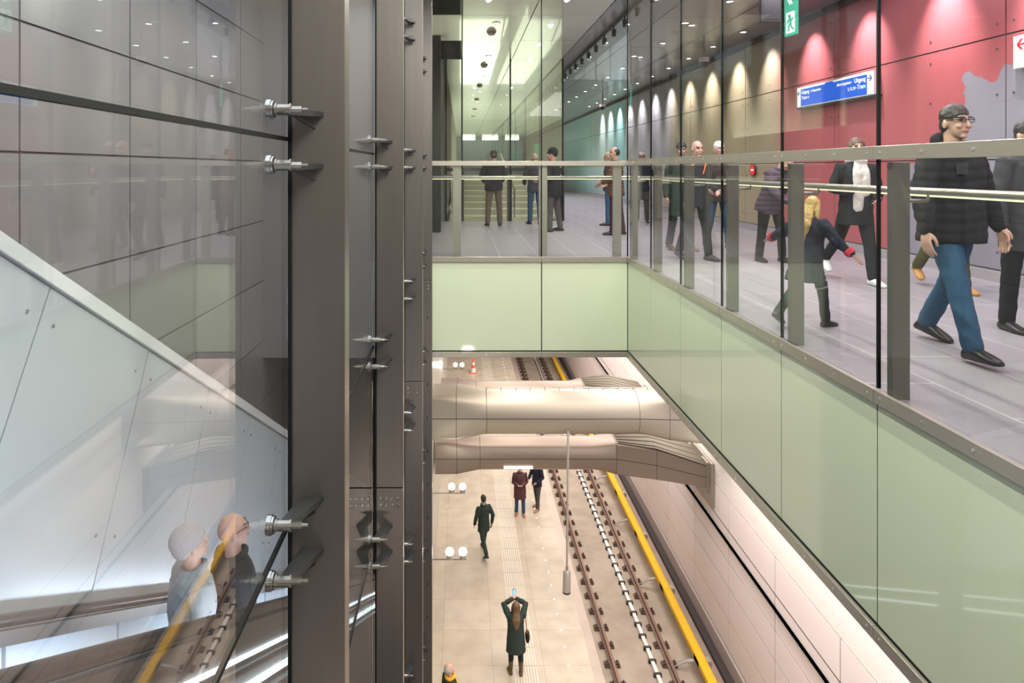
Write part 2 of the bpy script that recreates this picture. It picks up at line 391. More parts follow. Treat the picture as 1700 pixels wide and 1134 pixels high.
# platform and track bed
PZ = 1.36 - 11.7; BZ = -11.60
structure(MB().box(-0.8, 3.05, 8, 62, PZ - 0.35, PZ).box(-3.05, -0.8, -4, 62, PZ - 0.35, PZ - 0.02).box(-0.8, 2.8, 8, 62, -13, PZ - 0.35).build('floor_platform', M['platform']))
tm = MB()
for i in range(62):
    for k in range(9): tm.box(1.235 + k * 0.063, 1.255 + k * 0.063, 12.0 + i * 0.6, 12.56 + i * 0.6, PZ, PZ + 0.006)
tt = tm.build('trim_tactile_ribs', M['tactile']); structure(tt)
dm = MB()
for i in range(60): dm.cyl((2.52, 12.0 + i * 0.6, PZ - 0.001), (2.52, 12.0 + i * 0.6, PZ + 0.004), 0.018, n=8)
structure(dm.build('trim_floor_marker_lights', M['leddot']))
structure(MB().box(2.9, 6.35, 7, 62, -13, BZ).build('floor_track_bed', M['concrete']))
structure(MB().box(3.02, 3.62, 7, 62, BZ, BZ + 0.05).build('trim_bed_strip', M['concrete_light']))
structure(MB().box(6.32, 6.9, 7, 62, -13, 1.36 - 12.95).build('floor_ledge', M['ledge']))
structure(MB().box(6.62, 6.9, 7, 62, 1.36 - 12.95, 1.36 - 12.82).build('trim_ledge_kerb', M['groove']))
rm = MB()
for i in range(11): rm.box(6.80, 6.88, 7, 62, 1.36 - 12.80 + i * 0.037, 1.36 - 12.80 + i * 0.037 + 0.024)
structure(rm.box(6.88, 6.95, 7, 62, -13, 1.36 - 12.38).build('baseboard_ribbed', M['ribs']))
zs = [1.36 - k for k in (12.38, 11.63, 10.78, 10.12, 9.66, 9.31, 8.5)]
pw = panels('wall_right_lower', M['pinkwall'], 'x', 6.86, 0.012, steps(7, 62, 2.5), zs, 0.028)
bm_ = MB()
for i in range(34): bm_.box(6.80, 6.88, 7.6 + i * 1.25, 12.63 + i * 1.25, 1.36 - 9.62, 1.36 - 9.58)
MB().box(6.856, 6.864, 7, 62, 1.36 - 9.665, 1.36 - 9.655).box(6.856, 6.864, 7, 62, 1.36 - 9.315, 1.36 - 9.305).build('slot_edges', M['seam'], pw)
bm_.build('small_bracket', M['greydev'], pw)
sl = MB().box(6.90, 7.0, 7, 62, 1.36 - 8.50, -1.4)
z = 1.36 - 8.49
while z < -1.7:
    sl.box(6.86, 6.90, 7, 62, z, z + 0.075); z += 0.09
structure(sl.build('wall_right_slats', M['whitewall']))

# ------------------------------------------------------------------ right-hand glazing and the bridge glazing
def glazed(name, label, cat, mb, m, group, seal=None):
    o = mb.build(name, m); tag(o, label, cat, group)
    if seal: seal.build('joint_seal', M['dark'], o)
    return o
GX = 2.51
for k in range(8):
    y1 = 10 - 1.2 * k; y0 = y1 - 1.2
    w_ = f'{ORD[k]} from the glass corner' if k else 'next to the glass corner'
    g = 0.008
    glazed('glass_pane', f'tall clear glass pane above the right-hand cover rail, {w_}', 'glass pane', MB().box(GX, GX + 0.016, y0 + g, y1 - g, 1.495, 4.19), M['glass'],
           'clear panes above the right-hand rail', MB().box(GX - 0.001, GX + 0.018, y0 - g, y0 + g, 1.495, 4.19))
    glazed('glass_pane', f'clear balustrade pane of the right-hand walkway, {w_}', 'glass pane', MB().box(GX, GX + 0.016, y0 + g, y1 - g, 0.035, 1.415), M['glass'],
           'balustrade panes of the right-hand walkway', MB().box(GX - 0.001, GX + 0.018, y0 - g, y0 + g, 0.035, 1.415))
    glazed('spandrel_panel', f'pale green glass panel under the right-hand walkway, {w_}', 'glass panel', MB().box(GX, GX + 0.02, y0 + 0.006, y1 - 0.006, -1.385, -0.055), M['spandrel'],
           'pale green panels under the right-hand walkway', MB().box(GX + 0.004, GX + 0.03, y0 - 0.006, y0 + 0.006, -1.385, -0.055))
bx = [-0.46, 1.21, 2.51]
for k, side in enumerate(('left', 'right')):
    a, b = bx[k] + 0.008, bx[k + 1] - 0.008
    glazed('glass_pane', f'tall clear {side} glass pane above the cover rail of the bridge', 'glass pane', MB().box(a, b, 10, 10.016, 1.475, 4.19), M['glass_green'], 'clear panes above the bridge rail', MB().box(b, b + 0.016, 9.998, 10.018, 1.475, 4.19))
    glazed('glass_pane', f'clear {side} balustrade pane of the bridge', 'glass pane', MB().box(a, b, 10, 10.016, 0.035, 1.405), M['glass'], 'balustrade panes of the bridge', MB().box(b, b + 0.016, 9.998, 10.018, 0.035, 1.405))
    glazed('spandrel_panel', f'pale green {side} glass panel on the front of the bridge', 'glass panel', MB().box(a, b, 10, 10.02, -1.385, -0.055), M['spandrel'], 'pale green panels of the bridge', MB().box(b, b + 0.016, 10.003, 10.03, -1.385, -0.055))
def trim_rail(name, label, z0, z1, side, deep=0.025):
    t = empty(name, (GX, 5, z0) if side == 'right' else (1, 10, z0)); tag(t, label, 'steel trim')
    p = t.location; mb = MB(); spots = []
    if side == 'right':
        for k in range(8):
            mb.box(GX - deep, GX, 10 - 1.2 * (k + 1) + 0.003, 10 - 1.2 * k - 0.003, z0, z1)
            for yy in (0.06, 0.42, 0.78, 1.14): spots.append((GX - deep, 10 - 1.2 * k - yy, (z0 + z1) / 2))
    else:
        for k in range(2):
            mb.box(bx[k] + 0.003, bx[k + 1] - 0.003 - (0.02 if k else 0), 10 - deep, 10, z0, z1)
            for f in (0.06, 0.5, 0.94): spots.append((bx[k] + (bx[k + 1] - bx[k]) * f, 10 - deep, (z0 + z1) / 2))
    o = mb.build('rail_plate', M['steel_trim'], t, bevel=0.002); o.data.transform(Matrix.Translation(-p))
    sm_ = (MB().cyl((0, 0, 0), (-0.004, 0, 0), 0.009, n=10) if side == 'right' else MB().cyl((0, 0, 0), (0, -0.004, 0), 0.009, n=10)).mesh('screw'); sm_.materials.append(M['steel_bright'])
    for q in spots:
        c = bpy.data.objects.new('screw', sm_); col.objects.link(c); c.parent = t; c.location = Vector(q) - p
    return t
trim_rail('cover_rail', 'steel cover rail with screws along the right-hand glass at head height', 1.415, 1.495, 'right')
trim_rail('cover_rail', 'steel cover rail with screws across the glass of the bridge', 1.405, 1.475, 'bridge')
trim_rail('sill_trim', 'steel sill trim above the pale green panels along the right', -0.05, 0.03, 'right')
trim_rail('sill_trim', 'steel sill trim above the pale green panels of the bridge', -0.05, 0.03, 'bridge')
trim_rail('bottom_trim', 'steel bottom edge trim under the pale green panels along the right', -1.48, -1.40, 'right', 0.03)
trim_rail('bottom_trim', 'steel bottom edge trim under the pale green panels of the bridge', -1.48, -1.40, 'bridge', 0.03)
tag(MB().box(GX - 0.004, GX + 0.03, 0.4, 10, -1.405, -1.383).build('gasket_strip', M['dark']), 'black rubber gasket under the right-hand pale green panels', 'gasket')
tag(MB().box(-0.46, GX, 9.998, 10.03, -1.405, -1.383).build('gasket_strip', M['dark']), 'black rubber gasket under the bridge pale green panels', 'gasket')
# balustrade posts and handrails behind the glass
for k in range(8):
    y = 10 - 1.2 * k - 0.09
    p = MB().box(2.53, 2.635, y - 0.02, y + 0.03, 0, 1.40).tube([(2.62, y, 1.17), (2.75, y, 1.17), (2.76, y, 1.20)], 0.012, 8).build('balustrade_post', M['post'], bevel=0.003)
    tag(p, f'flat steel balustrade post behind the right-hand glass, {ORD[k]} from the bridge corner', 'post', 'posts of the right-hand balustrade')
for k, x in enumerate((-0.13, 1.175, 2.30)):
    p = MB().box(x, x + 0.13, 10.06, 10.11, 0, 1.40).tube([(x + 0.065, 10.1, 1.17), (x + 0.065, 10.2, 1.17), (x + 0.065, 10.21, 1.20)], 0.012, 8).build('balustrade_post', M['steel_trim'], bevel=0.003)
    tag(p, f'flat steel post behind the bridge glass, {("left of the three", "middle of the three", "right of the three")[k]}', 'post', 'posts of the bridge balustrade')
def handrail(a, b, label, wallx=()):
    q = MB().tube([a, b], 0.022, 14)
    for x in wallx: q.tube([(x, a[1], a[2] - 0.01), (x, a[1], a[2] - 0.06), (x, a[1] + 0.195, a[2] - 0.06)], 0.010, 8)
    t = q.build('handrail', M['steel_trim'], smooth=True); tag(t, label, 'handrail')
    d = Vector((0, 0, -0.024)); MB().tube([Vector(a) + d, Vector(b) + d], 0.007, 8).build('light_line', M['ledsoft'], t)
handrail((2.76, 0.5, 1.225), (2.76, 10.2, 1.225), 'round steel handrail behind the right-hand balustrade glass, lit along its underside')
handrail((-0.5, 10.21, 1.225), (2.74, 10.21, 1.225), 'round steel handrail behind the bridge balustrade glass, lit along its underside')
handrail((-0.4, 17.0, 1.18), (2.55, 17.0, 1.18), 'round handrail in front of the glass partition at the back of the bridge', (0.016, 1.27))

# ------------------------------------------------------------------ back partition of the bridge and the second well
px = [-0.40, 0.016, 1.27, 2.63]
for k in range(3):
    a, b = px[k] + 0.02, px[k + 1] - 0.02
    glazed('glass_pane', f'{("narrow left", "middle", "right")[k]} floor-to-ceiling glass pane at the back of the bridge', 'glass pane', MB().box(a, b, 17.2, 17.215, 0.03, 4.2), M['glass_green'], 'panes at the back of the bridge')
for k in range(4):
    x = px[k]
    o = MB().box(x - 0.02, x + 0.02, 17.18, 17.23, 0, 4.2).build('partition_mullion', M['dark'])
    tag(o, f'thin dark mullion of the glass partition behind the bridge, {ORD[k]} counted from the dark post', 'mullion', 'mullions behind the bridge')
    if k:
        q = MB().box(x - 0.08, x + 0.05, 17.25, 17.33, 0, 1.29).build('dark_post', M['darksteel']); tag(q, f'stubby dark post behind the bridge partition, {ORD[k - 1]} from the left', 'post', 'dark posts behind the bridge partition')
tag(MB().box(-0.4, 2.66, 17.25, 17.33, 1.29, 1.38).build('dark_top_rail', M['darksteel']), 'dark horizontal rail on top of the stubby posts behind the partition', 'rail')
tag(MB().box(-0.62, -0.44, 14.1, 14.28, 0, 4.8).build('dark_upright', M['darksteel'], bevel=0.01), 'tall dark steel upright at the left end of the bridge', 'post')
for k in range(8):
    y0 = 17.25 + 5 * k; 
    glazed('glass_pane', f'tall glass pane beside the far well, {ORD[k]} beyond the bridge partition', 'glass pane', MB().box(2.62, 2.635, y0, y0 + 4.97, 0, 4.2), M['glass_green'], 'side panes of the far well', MB().box(2.615, 2.64, y0 + 4.97, y0 + 5.0, 0, 4.2))
st = MB()
for k in range(7): st.box(-0.35, 2.5, 20 + k * 0.85, 27.2, k * 0.165 - 0.25, k * 0.165 - 0.085)
sto = st.build('wide_stair', M['stair']); tag(sto, 'cream wide stair in the lit well behind the bridge partition', 'stair')
MB().tube([(1.6, 19.9, 0.75), (1.6, 27, 1.95)], 0.03, 10).tube([(1.6, 20, -0.1), (1.6, 20, 0.75)], 0.025, 8).build('stair_handrail', M['steel'], sto, smooth=True)
tag(MB().box(0.05, 1.25, 60, 60.3, 3.95, 4.20).build('far_light_strip', M['farlight']), 'long bright light strip at the far end of the ceiling, left one', 'light')
tag(MB().box(1.9, 3.2, 60, 60.3, 3.95, 4.20).build('far_light_strip', M['farlight']), 'long bright light strip at the far end of the ceiling, right one', 'light')

# ------------------------------------------------------------------ steel fins with glass fittings on the left
def fitting(parent, zc, d, arm_only=False):
    f = MB().hexa([(-0.605, d, zc - 0.012), (-0.52, d, zc - 0.012), (-0.597, d - 0.195, zc - 0.02), (-0.64, d - 0.195, zc - 0.02),
                   (-0.605, d, zc + 0.006), (-0.52, d, zc + 0.006), (-0.597, d - 0.195, zc + 0.006), (-0.64, d - 0.195, zc + 0.006)])
    f.tube([(-0.605, d - 0.185, zc - 0.012), (-0.555, d, zc - 0.055)], 0.005, 8)
    o = f.build('glass_fitting', M['armplate'], parent)
    q = MB().cyl((-0.642, d - 0.19, zc), (-0.598, d - 0.19, zc), 0.017, n=18).cyl((-0.598, d - 0.19, zc), (-0.592, d - 0.19, zc), 0.021, n=18).cyl((-0.648, d - 0.19, zc), (-0.642, d - 0.19, zc), 0.021, n=18)
    q.cyl((-0.592, d - 0.19, zc), (-0.556, d - 0.19, zc), 0.0115, n=6).cyl((-0.556, d - 0.19, zc), (-0.535, d - 0.19, zc), 0.006, n=8).cyl((-0.676, d - 0.19, zc), (-0.64, d - 0.19, zc), 0.006, n=8)
    q.build('threaded_hub', M['steel'], o, smooth=True)
    MB().cyl((-0.668, d - 0.19, zc), (-0.660, d - 0.19, zc), 0.034, n=24).cyl((-0.660, d - 0.19, zc), (-0.652, d - 0.19, zc), 0.030, n=24).cyl((-0.640 - 0.036, d - 0.19, zc), (-0.668, d - 0.19, zc), 0.034, n=24).build('clamp_disc', M['chrome'], o, smooth=True)
    return o
JZ = 1.47; JP = 1.45
fin_labels = ['wide steel glazing fin nearest the camera, with four large clamp fittings', 'second steel glazing fin, behind the wide nearest one', 'third steel glazing fin, brightly lit and narrow', 'fourth steel glazing fin, standing at the end of the bridge']
for n in range(4):
    d = 2.5 * (n + 1) - (0.05 if n == 3 else 0)
    fm = MB()
    cuts = [-13, -1.05, 4.2] if n in (1, 2) else ([-13, -0.32, 4.2] if n == 3 else [-13, 4.2])
    for a, b in zip(cuts[:-1], cuts[1:]): fm.box(-0.645, -0.44, d, d + 0.10, a + 0.004, b - 0.004)
    fin = fm.build('steel_fin', M['steel_fin'], bevel=0.003); tag(fin, fin_labels[n], 'glazing fin', 'steel fins of the left glass wall')
    MB().box(-0.652, -0.640, d - 0.012, d + 0.08, -13, 4.2).build('edge_seal', M['dark'], fin)
    kmax = {0: (-1, 1), 1: (-2, 1), 2: (-4, 1), 3: (-5, 1)}[n]
    for k in range(kmax[0], kmax[1] + 1):
        for s in (-1, 1): fitting(fin, JZ + JP * k + s * 0.097, d)
    if n in (1, 2, 3):
        zc = cuts[1]; bl = MB().ell((0, 0, 0), (0.014, 0.008, 0.014), n=10, m=6).mesh('splice_bolt'); bl.materials.append(M['chrome'])
        for xx in ((-0.61, -0.565) if n == 1 else (-0.60, -0.50)) + ((-0.52, -0.475) if n == 1 else ()):
            for dz in (0.08, 0.13):
                c = bpy.data.objects.new('splice_bolt', bl); col.objects.link(c); c.parent = fin; c.location = (xx, d - 0.002, zc - dz)
    if n == 3:
        hl = MB()
        for k in range(24): hl.box(-0.515, -0.505, d - 0.003, d + 0.002, -0.9 - k * 0.5, -0.86 - k * 0.5)
        hl.build('slotted_holes', M['dark'], fin)
# glass wall on the left
zj = [JZ + JP * k for k in range(-5, 2)] + [4.2]
pos = ['lowest', 'second from the bottom', 'third from the bottom', 'at shin height', 'at knee height', 'at eye level', 'topmost']
rotz = math.atan(0.0127)
for bay in range(2):
    for k in range(len(zj) - 1):
        g = 0.007
        mb = MB().box(-0.006, 0.006, -2.49 if bay == 0 else 0.01, -0.004 if bay == 0 else 2.49, zj[k] + g, zj[k + 1] - g)
        o = mb.build('clear_glass_sheet', M['glass_left']); o.location = (-0.652, 2.5, 0); o.rotation_euler = (0, 0, rotz if bay == 0 else 0.004)
        tag(o, f'large clear glass sheet {("left of the nearest fin", "between the two nearest fins")[bay]}, {["lowest", "second from bottom", "third from bottom", "middle one", "just below eye level", "upper one", "topmost"][k]}', 'glass sheet', 'sheets of the left glass wall')
        s = MB().box(-0.007, 0.007, -2.49 if bay == 0 else 0.01, -0.004 if bay == 0 else 2.49, zj[k] - g, zj[k] + g)
        s.build('joint_seal', M['dark'], o)

# ------------------------------------------------------------------ escalator behind the left glass
TAN = math.tan(R(30))
def incl(mb, x0, x1, a0, a1, y0, y1):
    return mb.hexa([(x0, y0, a0 - TAN * y0), (x1, y0, a0 - TAN * y0), (x1, y1, a0 - TAN * y1), (x0, y1, a0 - TAN * y1), (x0, y0, a1 - TAN * y0), (x1, y0, a1 - TAN * y0), (x1, y1, a1 - TAN * y1), (x0, y1, a1 - TAN * y1)])
E0, E1 = 0.0, 15.0
# sloping cladding (its joints square to the slope) with bright capping, behind the escalator
cl = MB(); cap = MB(); sn, cs = math.sin(R(30)), math.cos(R(30))
AT = 1.36 + 0.655 * 2.45
for k in range(-3, 12):
    y0 = 3.97 + 1.2425 * (k - 0) ; y1 = y0 + 1.23
    L = 3.6
    def q(y, dn): return (y - dn * sn, AT - TAN * y - dn * cs)
    (ya, za), (yb, zb), (yc, zc), (yd, zd) = q(y0, 0.03), q(y1, 0.03), q(y1, L), q(y0, L)
    cl.hexa([(-2.48, yd, zd), (-2.45, yd, zd), (-2.45, yc, zc), (-2.48, yc, zc), (-2.48, ya, za), (-2.45, ya, za), (-2.45, yb, zb), (-2.48, yb, zb)])
clo = cl.build('sloping_cladding', M['clad']); tag(clo, 'pale sloping cladding panels along the far side of the escalator', 'cladding')
incl(MB(), -2.53, -2.50, AT - 4.0, AT - 0.1, -2, 18).build('cladding_backing', M['groove'], clo)
cp = incl(MB(), -2.60, -2.425, AT - 0.02, AT + 0.085, -2, 18).build('capping_rail', M['capping'], bevel=0.006); tag(cp, 'bright steel capping on top of the sloping cladding', 'capping')
btn = MB()
for k in range(-3, 12):
    for dd in (-0.12, 0.12):
        for dn in (0.22, 1.3):
            y = 3.965 + 1.2425 * k + dd; yy, zz = y - dn * sn, AT - TAN * y - dn * cs
            btn.cyl((-2.452, yy, zz), (-2.444, yy, zz), 0.012, n=8)
btn.build('fixing_buttons', M['steel'], clo)
esc = empty('escalator', (-1.65, 2, 0)); tag(esc, 'descending escalator behind the left glass wall, lit by cool white strips', 'escalator')
def epart(name, mb, m, parent=esc, smooth=False):
    o = mb.build(name, m, parent, smooth=smooth)
    if parent is esc: o.data.transform(Matrix.Translation((1.65, -2, 0)))
    return o
AH, AS = 1.03, -0.10
for x, nm in ((-1.15, 'near'), (-2.18, 'far')):
    h = MB().tube([(x, E0, AH - TAN * E0), (x, E1, AH - TAN * E1)], 0.042, 14, flat=0.7); epart('escalator_handrail', h, M['handrail_rubber'], smooth=True)
    epart('handrail_track', incl(MB(), x - 0.035, x + 0.035, AH - 0.12, AH - 0.045, E0, E1), M['esc_steel'])
# far balustrade: pale joined panels with strip light under the rail
fb = MB()
for k in range(14): fb = incl(fb, -2.20, -2.18, AH - 0.78, AH - 0.12, 0.02 + k * 1.05, 1.04 + k * 1.05)
epart('balustrade_panels', fb, M['esc_white'])
epart('skirt_panel', incl(MB(), -2.21, -2.17, AS - 0.25, AH - 0.79, E0, E1), M['esc_steel'])
# near balustrade with two lines of light on its outside
epart('balustrade_outer', incl(incl(MB(), -1.19, -1.13, AH - 0.21, AH - 0.12, E0, E1), -1.17, -1.14, AS - 0.4, AH - 0.21, E0, E1), M['esc_steel'])
epart('ledge_moulding', incl(incl(MB(), -1.13, -1.10, AH - 0.29, AH - 0.26, E0, E1), -1.13, -1.08, AH - 0.50, AH - 0.44, E0, E1), M['darksteel'])
epart('light_strip', incl(MB(), -1.135, -1.105, AH - 0.222, AH - 0.205, E0, E1), M['led'])
epart('light_strip', incl(MB(), -1.135, -1.085, AH - 0.380, AH - 0.362, E0, E1), M['led'])
epart('light_strip', incl(MB(), -2.178, -2.150, AH - 0.76, AH - 0.735, E0, E1), M['led'])
for k in range(36):
    y = 0.6 + k * 0.40
    zt = AS - TAN * (y + 0.2)
    epart('step', MB().box(-2.16, -1.19, y, y + 0.40, zt - 0.23, zt), M['esc_step'])
epart('truss_side', incl(MB(), -2.3, -1.1, AS - 1.2, AS - 0.5, E0, E1), M['esc_steel'])

# ------------------------------------------------------------------ struts across the track hall
NS = 48
def section(x, yc, zc, hy, hz, k):
    out = []
    for i in range(NS):
        a = 2 * math.pi * (i + 0.5) / NS; c, s_ = math.cos(a), math.sin(a)
        m = 1 / max(abs(c), abs(s_)); f = k + (1 - k) * m
        out.append(Vector((x, yc + hy * c * f, zc + hz * s_ * f)))
    return out
def morph(s0, s1, n=8):
    return [[a.lerp(b, j / n) for a, b in zip(s0, s1)] for j in range(n + 1)]
def seam_ring(mb, ring, c, w=0.006, grow=1.004):
    for sgn in (0,):
        a = [Vector((p.x - w, c[0] + (p.y - c[0]) * grow, c[1] + (p.z - c[1]) * grow)) for p in ring]
        b = [Vector((p.x + w, q.y, q.z)) for p, q in zip(ring, a)]
        mb.loft([a, b])
ya, za, ra = 17.5, -5.04, 0.565
A = [section(-0.745, ya, za, ra, ra, 0), section(-0.13, ya, za, ra, ra, 0), section(0.65, ya, za, ra, ra, 1), section(4.57, ya, za, ra, ra, 1), section(5.33, ya, za, ra, ra, 0), section(6.85, ya, za + 0.05, ra * 1.25, ra * 1.3, 0)]
mb = MB(); mb.loft(A)
sa = mb.build('strut', M['strut'], smooth=True); tag(sa, 'large pale steel strut, round in the middle and square at its ends', 'strut')
sm = MB()
for r_ in (A[1], A[2], A[3], A[4]): seam_ring(sm, r_, (ya, za))
sm.tube([(-0.745, ya - ra - 0.001, za), (0.65, ya - ra - 0.001, za), (4.57, ya - ra - 0.001, za), (5.33, ya - ra - 0.001, za - 0.02), (6.85, ya - ra * 1.25 - 0.001, za)], 0.009, 6)
sm.build('panel_joints', M['seam'], sa)
wr = MB(); wr.tube([(0.65, ya - 0.05, za + ra + 0.07), (4.9, ya - 0.05, za + ra + 0.07)], 0.006, 6)
for i in range(12): wr.cyl((0.66 + i * 0.385, ya - 0.05, za + ra - 0.02), (0.66 + i * 0.385, ya - 0.05, za + ra + 0.09), 0.009, n=8)
wr.build('safety_wire', M['steel'], sa)
def lower_strut(label):
    t = empty('winged_strut', (1, 19.15, 1.36 - 8.2)); tag(t, label, 'strut')
    yb, zb, rb_ = 19.15, 1.36 - 8.2, 0.45
    B = [section(-0.745, yb, zb, rb_, rb_, 0), section(-0.13, yb, zb, rb_, rb_, 0), section(0.53, yb, zb, rb_, rb_, 1), section(3.75, yb, zb, rb_, rb_, 1), section(4.38, yb, zb, rb_, rb_, 0)]
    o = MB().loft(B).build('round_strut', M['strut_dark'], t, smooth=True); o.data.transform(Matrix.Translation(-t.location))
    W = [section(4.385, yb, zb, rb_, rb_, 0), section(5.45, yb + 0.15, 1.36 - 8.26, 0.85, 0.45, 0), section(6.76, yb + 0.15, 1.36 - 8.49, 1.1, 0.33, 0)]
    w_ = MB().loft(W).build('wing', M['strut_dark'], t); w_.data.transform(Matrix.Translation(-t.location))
    rbs = MB()
    for i in range(5):
        f = -0.6 + i * 0.3
        rbs.hexa([(4.45, yb + f * 0.6 - 0.03, zb + rb_), (5.45, yb + 0.15 + f * 1.1 - 0.05, 1.36 - 7.81), (5.45, yb + 0.15 + f * 1.1 + 0.05, 1.36 - 7.81), (4.45, yb + f * 0.6 + 0.03, zb + rb_),
                  (4.45, yb + f * 0.6 - 0.03, zb + rb_ + 0.03), (5.45, yb + 0.15 + f * 1.1 - 0.05, 1.36 - 7.78), (5.45, yb + 0.15 + f * 1.1 + 0.05, 1.36 - 7.78), (4.45, yb + f * 0.6 + 0.03, zb + rb_ + 0.03)])
        rbs.hexa([(5.45, yb + 0.15 + f * 1.1 - 0.05, 1.36 - 7.81), (6.7, yb + 0.15 + f * 1.4 - 0.06, 1.36 - 8.16), (6.7, yb + 0.15 + f * 1.4 + 0.06, 1.36 - 8.16), (5.45, yb + 0.15 + f * 1.1 + 0.05, 1.36 - 7.81),
                  (5.45, yb + 0.15 + f * 1.1 - 0.05, 1.36 - 7.78), (6.7, yb + 0.15 + f * 1.4 - 0.06, 1.36 - 8.13), (6.7, yb + 0.15 + f * 1.4 + 0.06, 1.36 - 8.13), (5.45, yb + 0.15 + f * 1.1 + 0.05, 1.36 - 7.78)])
    rbs.hexa([(4.42, yb - 0.44, zb + 0.44), (5.45, yb - 0.69, 1.36 - 7.83), (5.45, yb + 0.99, 1.36 - 7.83), (4.42, yb + 0.44, zb + 0.44), (4.42, yb - 0.44, zb + 0.456), (5.45, yb - 0.69, 1.36 - 7.80), (5.45, yb + 0.99, 1.36 - 7.80), (4.42, yb + 0.44, zb + 0.456)])  # thin dark plates added so the wing top looks shaded
    rbs.hexa([(5.45, yb - 0.69, 1.36 - 7.83), (6.74, yb - 0.94, 1.36 - 8.18), (6.74, yb + 1.24, 1.36 - 8.18), (5.45, yb + 0.99, 1.36 - 7.83), (5.45, yb - 0.69, 1.36 - 7.80), (6.74, yb - 0.94, 1.36 - 8.15), (6.74, yb + 1.24, 1.36 - 8.15), (5.45, yb + 0.99, 1.36 - 7.80)])
    r2 = rbs.build('wing_ribs', M['wingtop'], t); r2.data.transform(Matrix.Translation(-t.location))
    e = MB().box(6.77, 6.855, 17.95, 19.6, 1.36 - 9.2, 1.36 - 8.0).box(6.73, 6.80, 18.15, 18.6, 1.36 - 8.9, 1.36 - 8.06).build('end_plate', M['strut'], t, bevel=0.01); e.data.transform(Matrix.Translation(-t.location))
    s_ = MB()
    for r_ in (B[1], B[2], B[4]): seam_ring(s_, r_, (yb, zb))
    seam_ring(s_, W[1], (yb + 0.15, 1.36 - 8.26))
    s_.tube([(-0.745, yb - rb_ - 0.001, zb), (4.38, yb - rb_ - 0.001, zb), (5.45, yb - 0.70 - 0.001, zb - 0.07), (6.76, yb - 0.95 - 0.001, zb - 0.29)], 0.008, 6)
    j = s_.build('panel_joints', M['seam'], t); j.data.transform(Matrix.Translation(-t.location))
    return t
sb = lower_strut('lower brown steel strut with a flared wing, above the couple on the platform')
s2 = copy_tree(sb); s2.location.y += 5.0; s2['label'] = 'distant brown steel strut with a flared wing, partly hidden behind the pale one'
s2.name = 'winged_strut'
tag(MB().box(1.20, 2.02, 18.69, 18.78, 1.36 - 8.48, 1.36 - 8.42).build('strip_lamp', M['strip'], bevel=0.008), 'short white strip lamp fixed under the lower strut', 'lamp')
hd = empty('hanging_speaker', (2.73, 16.95, -5.3)); tag(hd, 'grey cylinder hanging on a long thin pole above the platform edge', 'hanging device')
for nm, mb_, m_ in (('pole', MB().cyl((2.73, 16.95, -5.35), (2.70, 16.95, 1.36 - 10.27), 0.028, n=12), M['greydev']),
                    ('cylinder_housing', MB().tube([(2.70, 16.95, 1.36 - 10.27), (2.70, 16.95, 1.36 - 10.32), (2.69, 16.95, 1.36 - 10.80)], [0.06, 0.095, 0.105], 18, False), M['greydev']),
                    ('joint_collar', MB().cyl((2.70, 16.95, 1.36 - 10.29), (2.70, 16.95, 1.36 - 10.17), 0.036, n=12), M['steel']),
                    ('dark_tip', MB().cyl((2.69, 16.95, 1.36 - 10.795), (2.69, 16.95, 1.36 - 10.85), 0.10, n=18), M['black'])):
    o = mb_.build(nm, m_, hd, smooth=True); o.data.transform(Matrix.Translation(-hd.location))

# ------------------------------------------------------------------ track
def rail_profile(x, y, z0):
    pts = [(-.07, 0), (.07, 0), (.07, .012), (.014, .03), (.012, .11), (.036, .125), (.036, .165), (-.036, .165), (-.036, .125), (-.012, .11), (-.014, .03), (-.07, .012)]
    return [Vector((x + a, y, z0 + b)) for a, b in pts]
RZ = 1.36 - 12.75 - 0.165
for x, lab in ((3.93, 'brown steel running rail next to the platform'), (5.42, 'brown steel running rail next to the yellow cover')):
    r_ = MB().loft([rail_profile(x, 12, RZ), rail_profile(x, 60, RZ)]).build('running_rail', M['rail']); tag(r_, lab, 'rail', 'running rails')
    f = MB().box(x - 0.20, x + 0.20, -0.10, 0.10, BZ, RZ + 0.004)
    for s_ in (-1, 1):
        f.box(x + s_ * 0.125 - 0.045, x + s_ * 0.125 + 0.045, -0.05, 0.05, RZ, RZ + 0.05).cyl((x + s_ * 0.13, 0, RZ + 0.05), (x + s_ * 0.13, 0, RZ + 0.10), 0.022, n=8)
        f.cyl((x + s_ * 0.165, -0.06, RZ), (x + s_ * 0.165, -0.06, RZ + 0.05), 0.02, n=8)
    fo = f.build('rail_fastener', M['fastener'], r_); fo.location.y = 15.9
    for k in range(1, 58):
        c = fo.copy(); col.objects.link(c); c.parent = r_; c.location.y = 15.9 + k * 0.69
cb = MB().box(4.95, 5.05, 12, 60, BZ + 0.01, BZ + 0.085).build('white_conduit', M['whitecable'], bevel=0.01); tag(cb, 'white cable duct with black clamps between the two rails', 'cable duct')
ck = MB().box(4.90, 5.10, -0.035, 0.035, BZ, BZ + 0.10).build('black_clamp', M['black'], cb); ck.location.y = 15.95
for k in range(1, 62):
    c = ck.copy(); col.objects.link(c); c.parent = cb; c.location.y = 15.95 + k * 0.47
ybx = [Vector(p) for p in ((5.94, 0, -11.16), (5.94, 0, -11.02), (5.98, 0, -10.985), (6.12, 0, -10.985), (6.17, 0, -11.02), (6.17, 0, -11.16))]
yb_ = MB().loft([[p + Vector((0, 12, 0)) for p in ybx], [p + Vector((0, 60, 0)) for p in ybx]]).build('third_rail_cover', M['yellow'], smooth=True); tag(yb_, 'long yellow protective cover over the power rail', 'rail cover')
s_ = MB()
for k in range(16): s_.loft([[p * 1.0 + Vector((0, 16.6 + k * 2.9, 0.008)) for p in ybx], [p + Vector((0, 16.95 + k * 2.9, 0.008)) for p in ybx]])
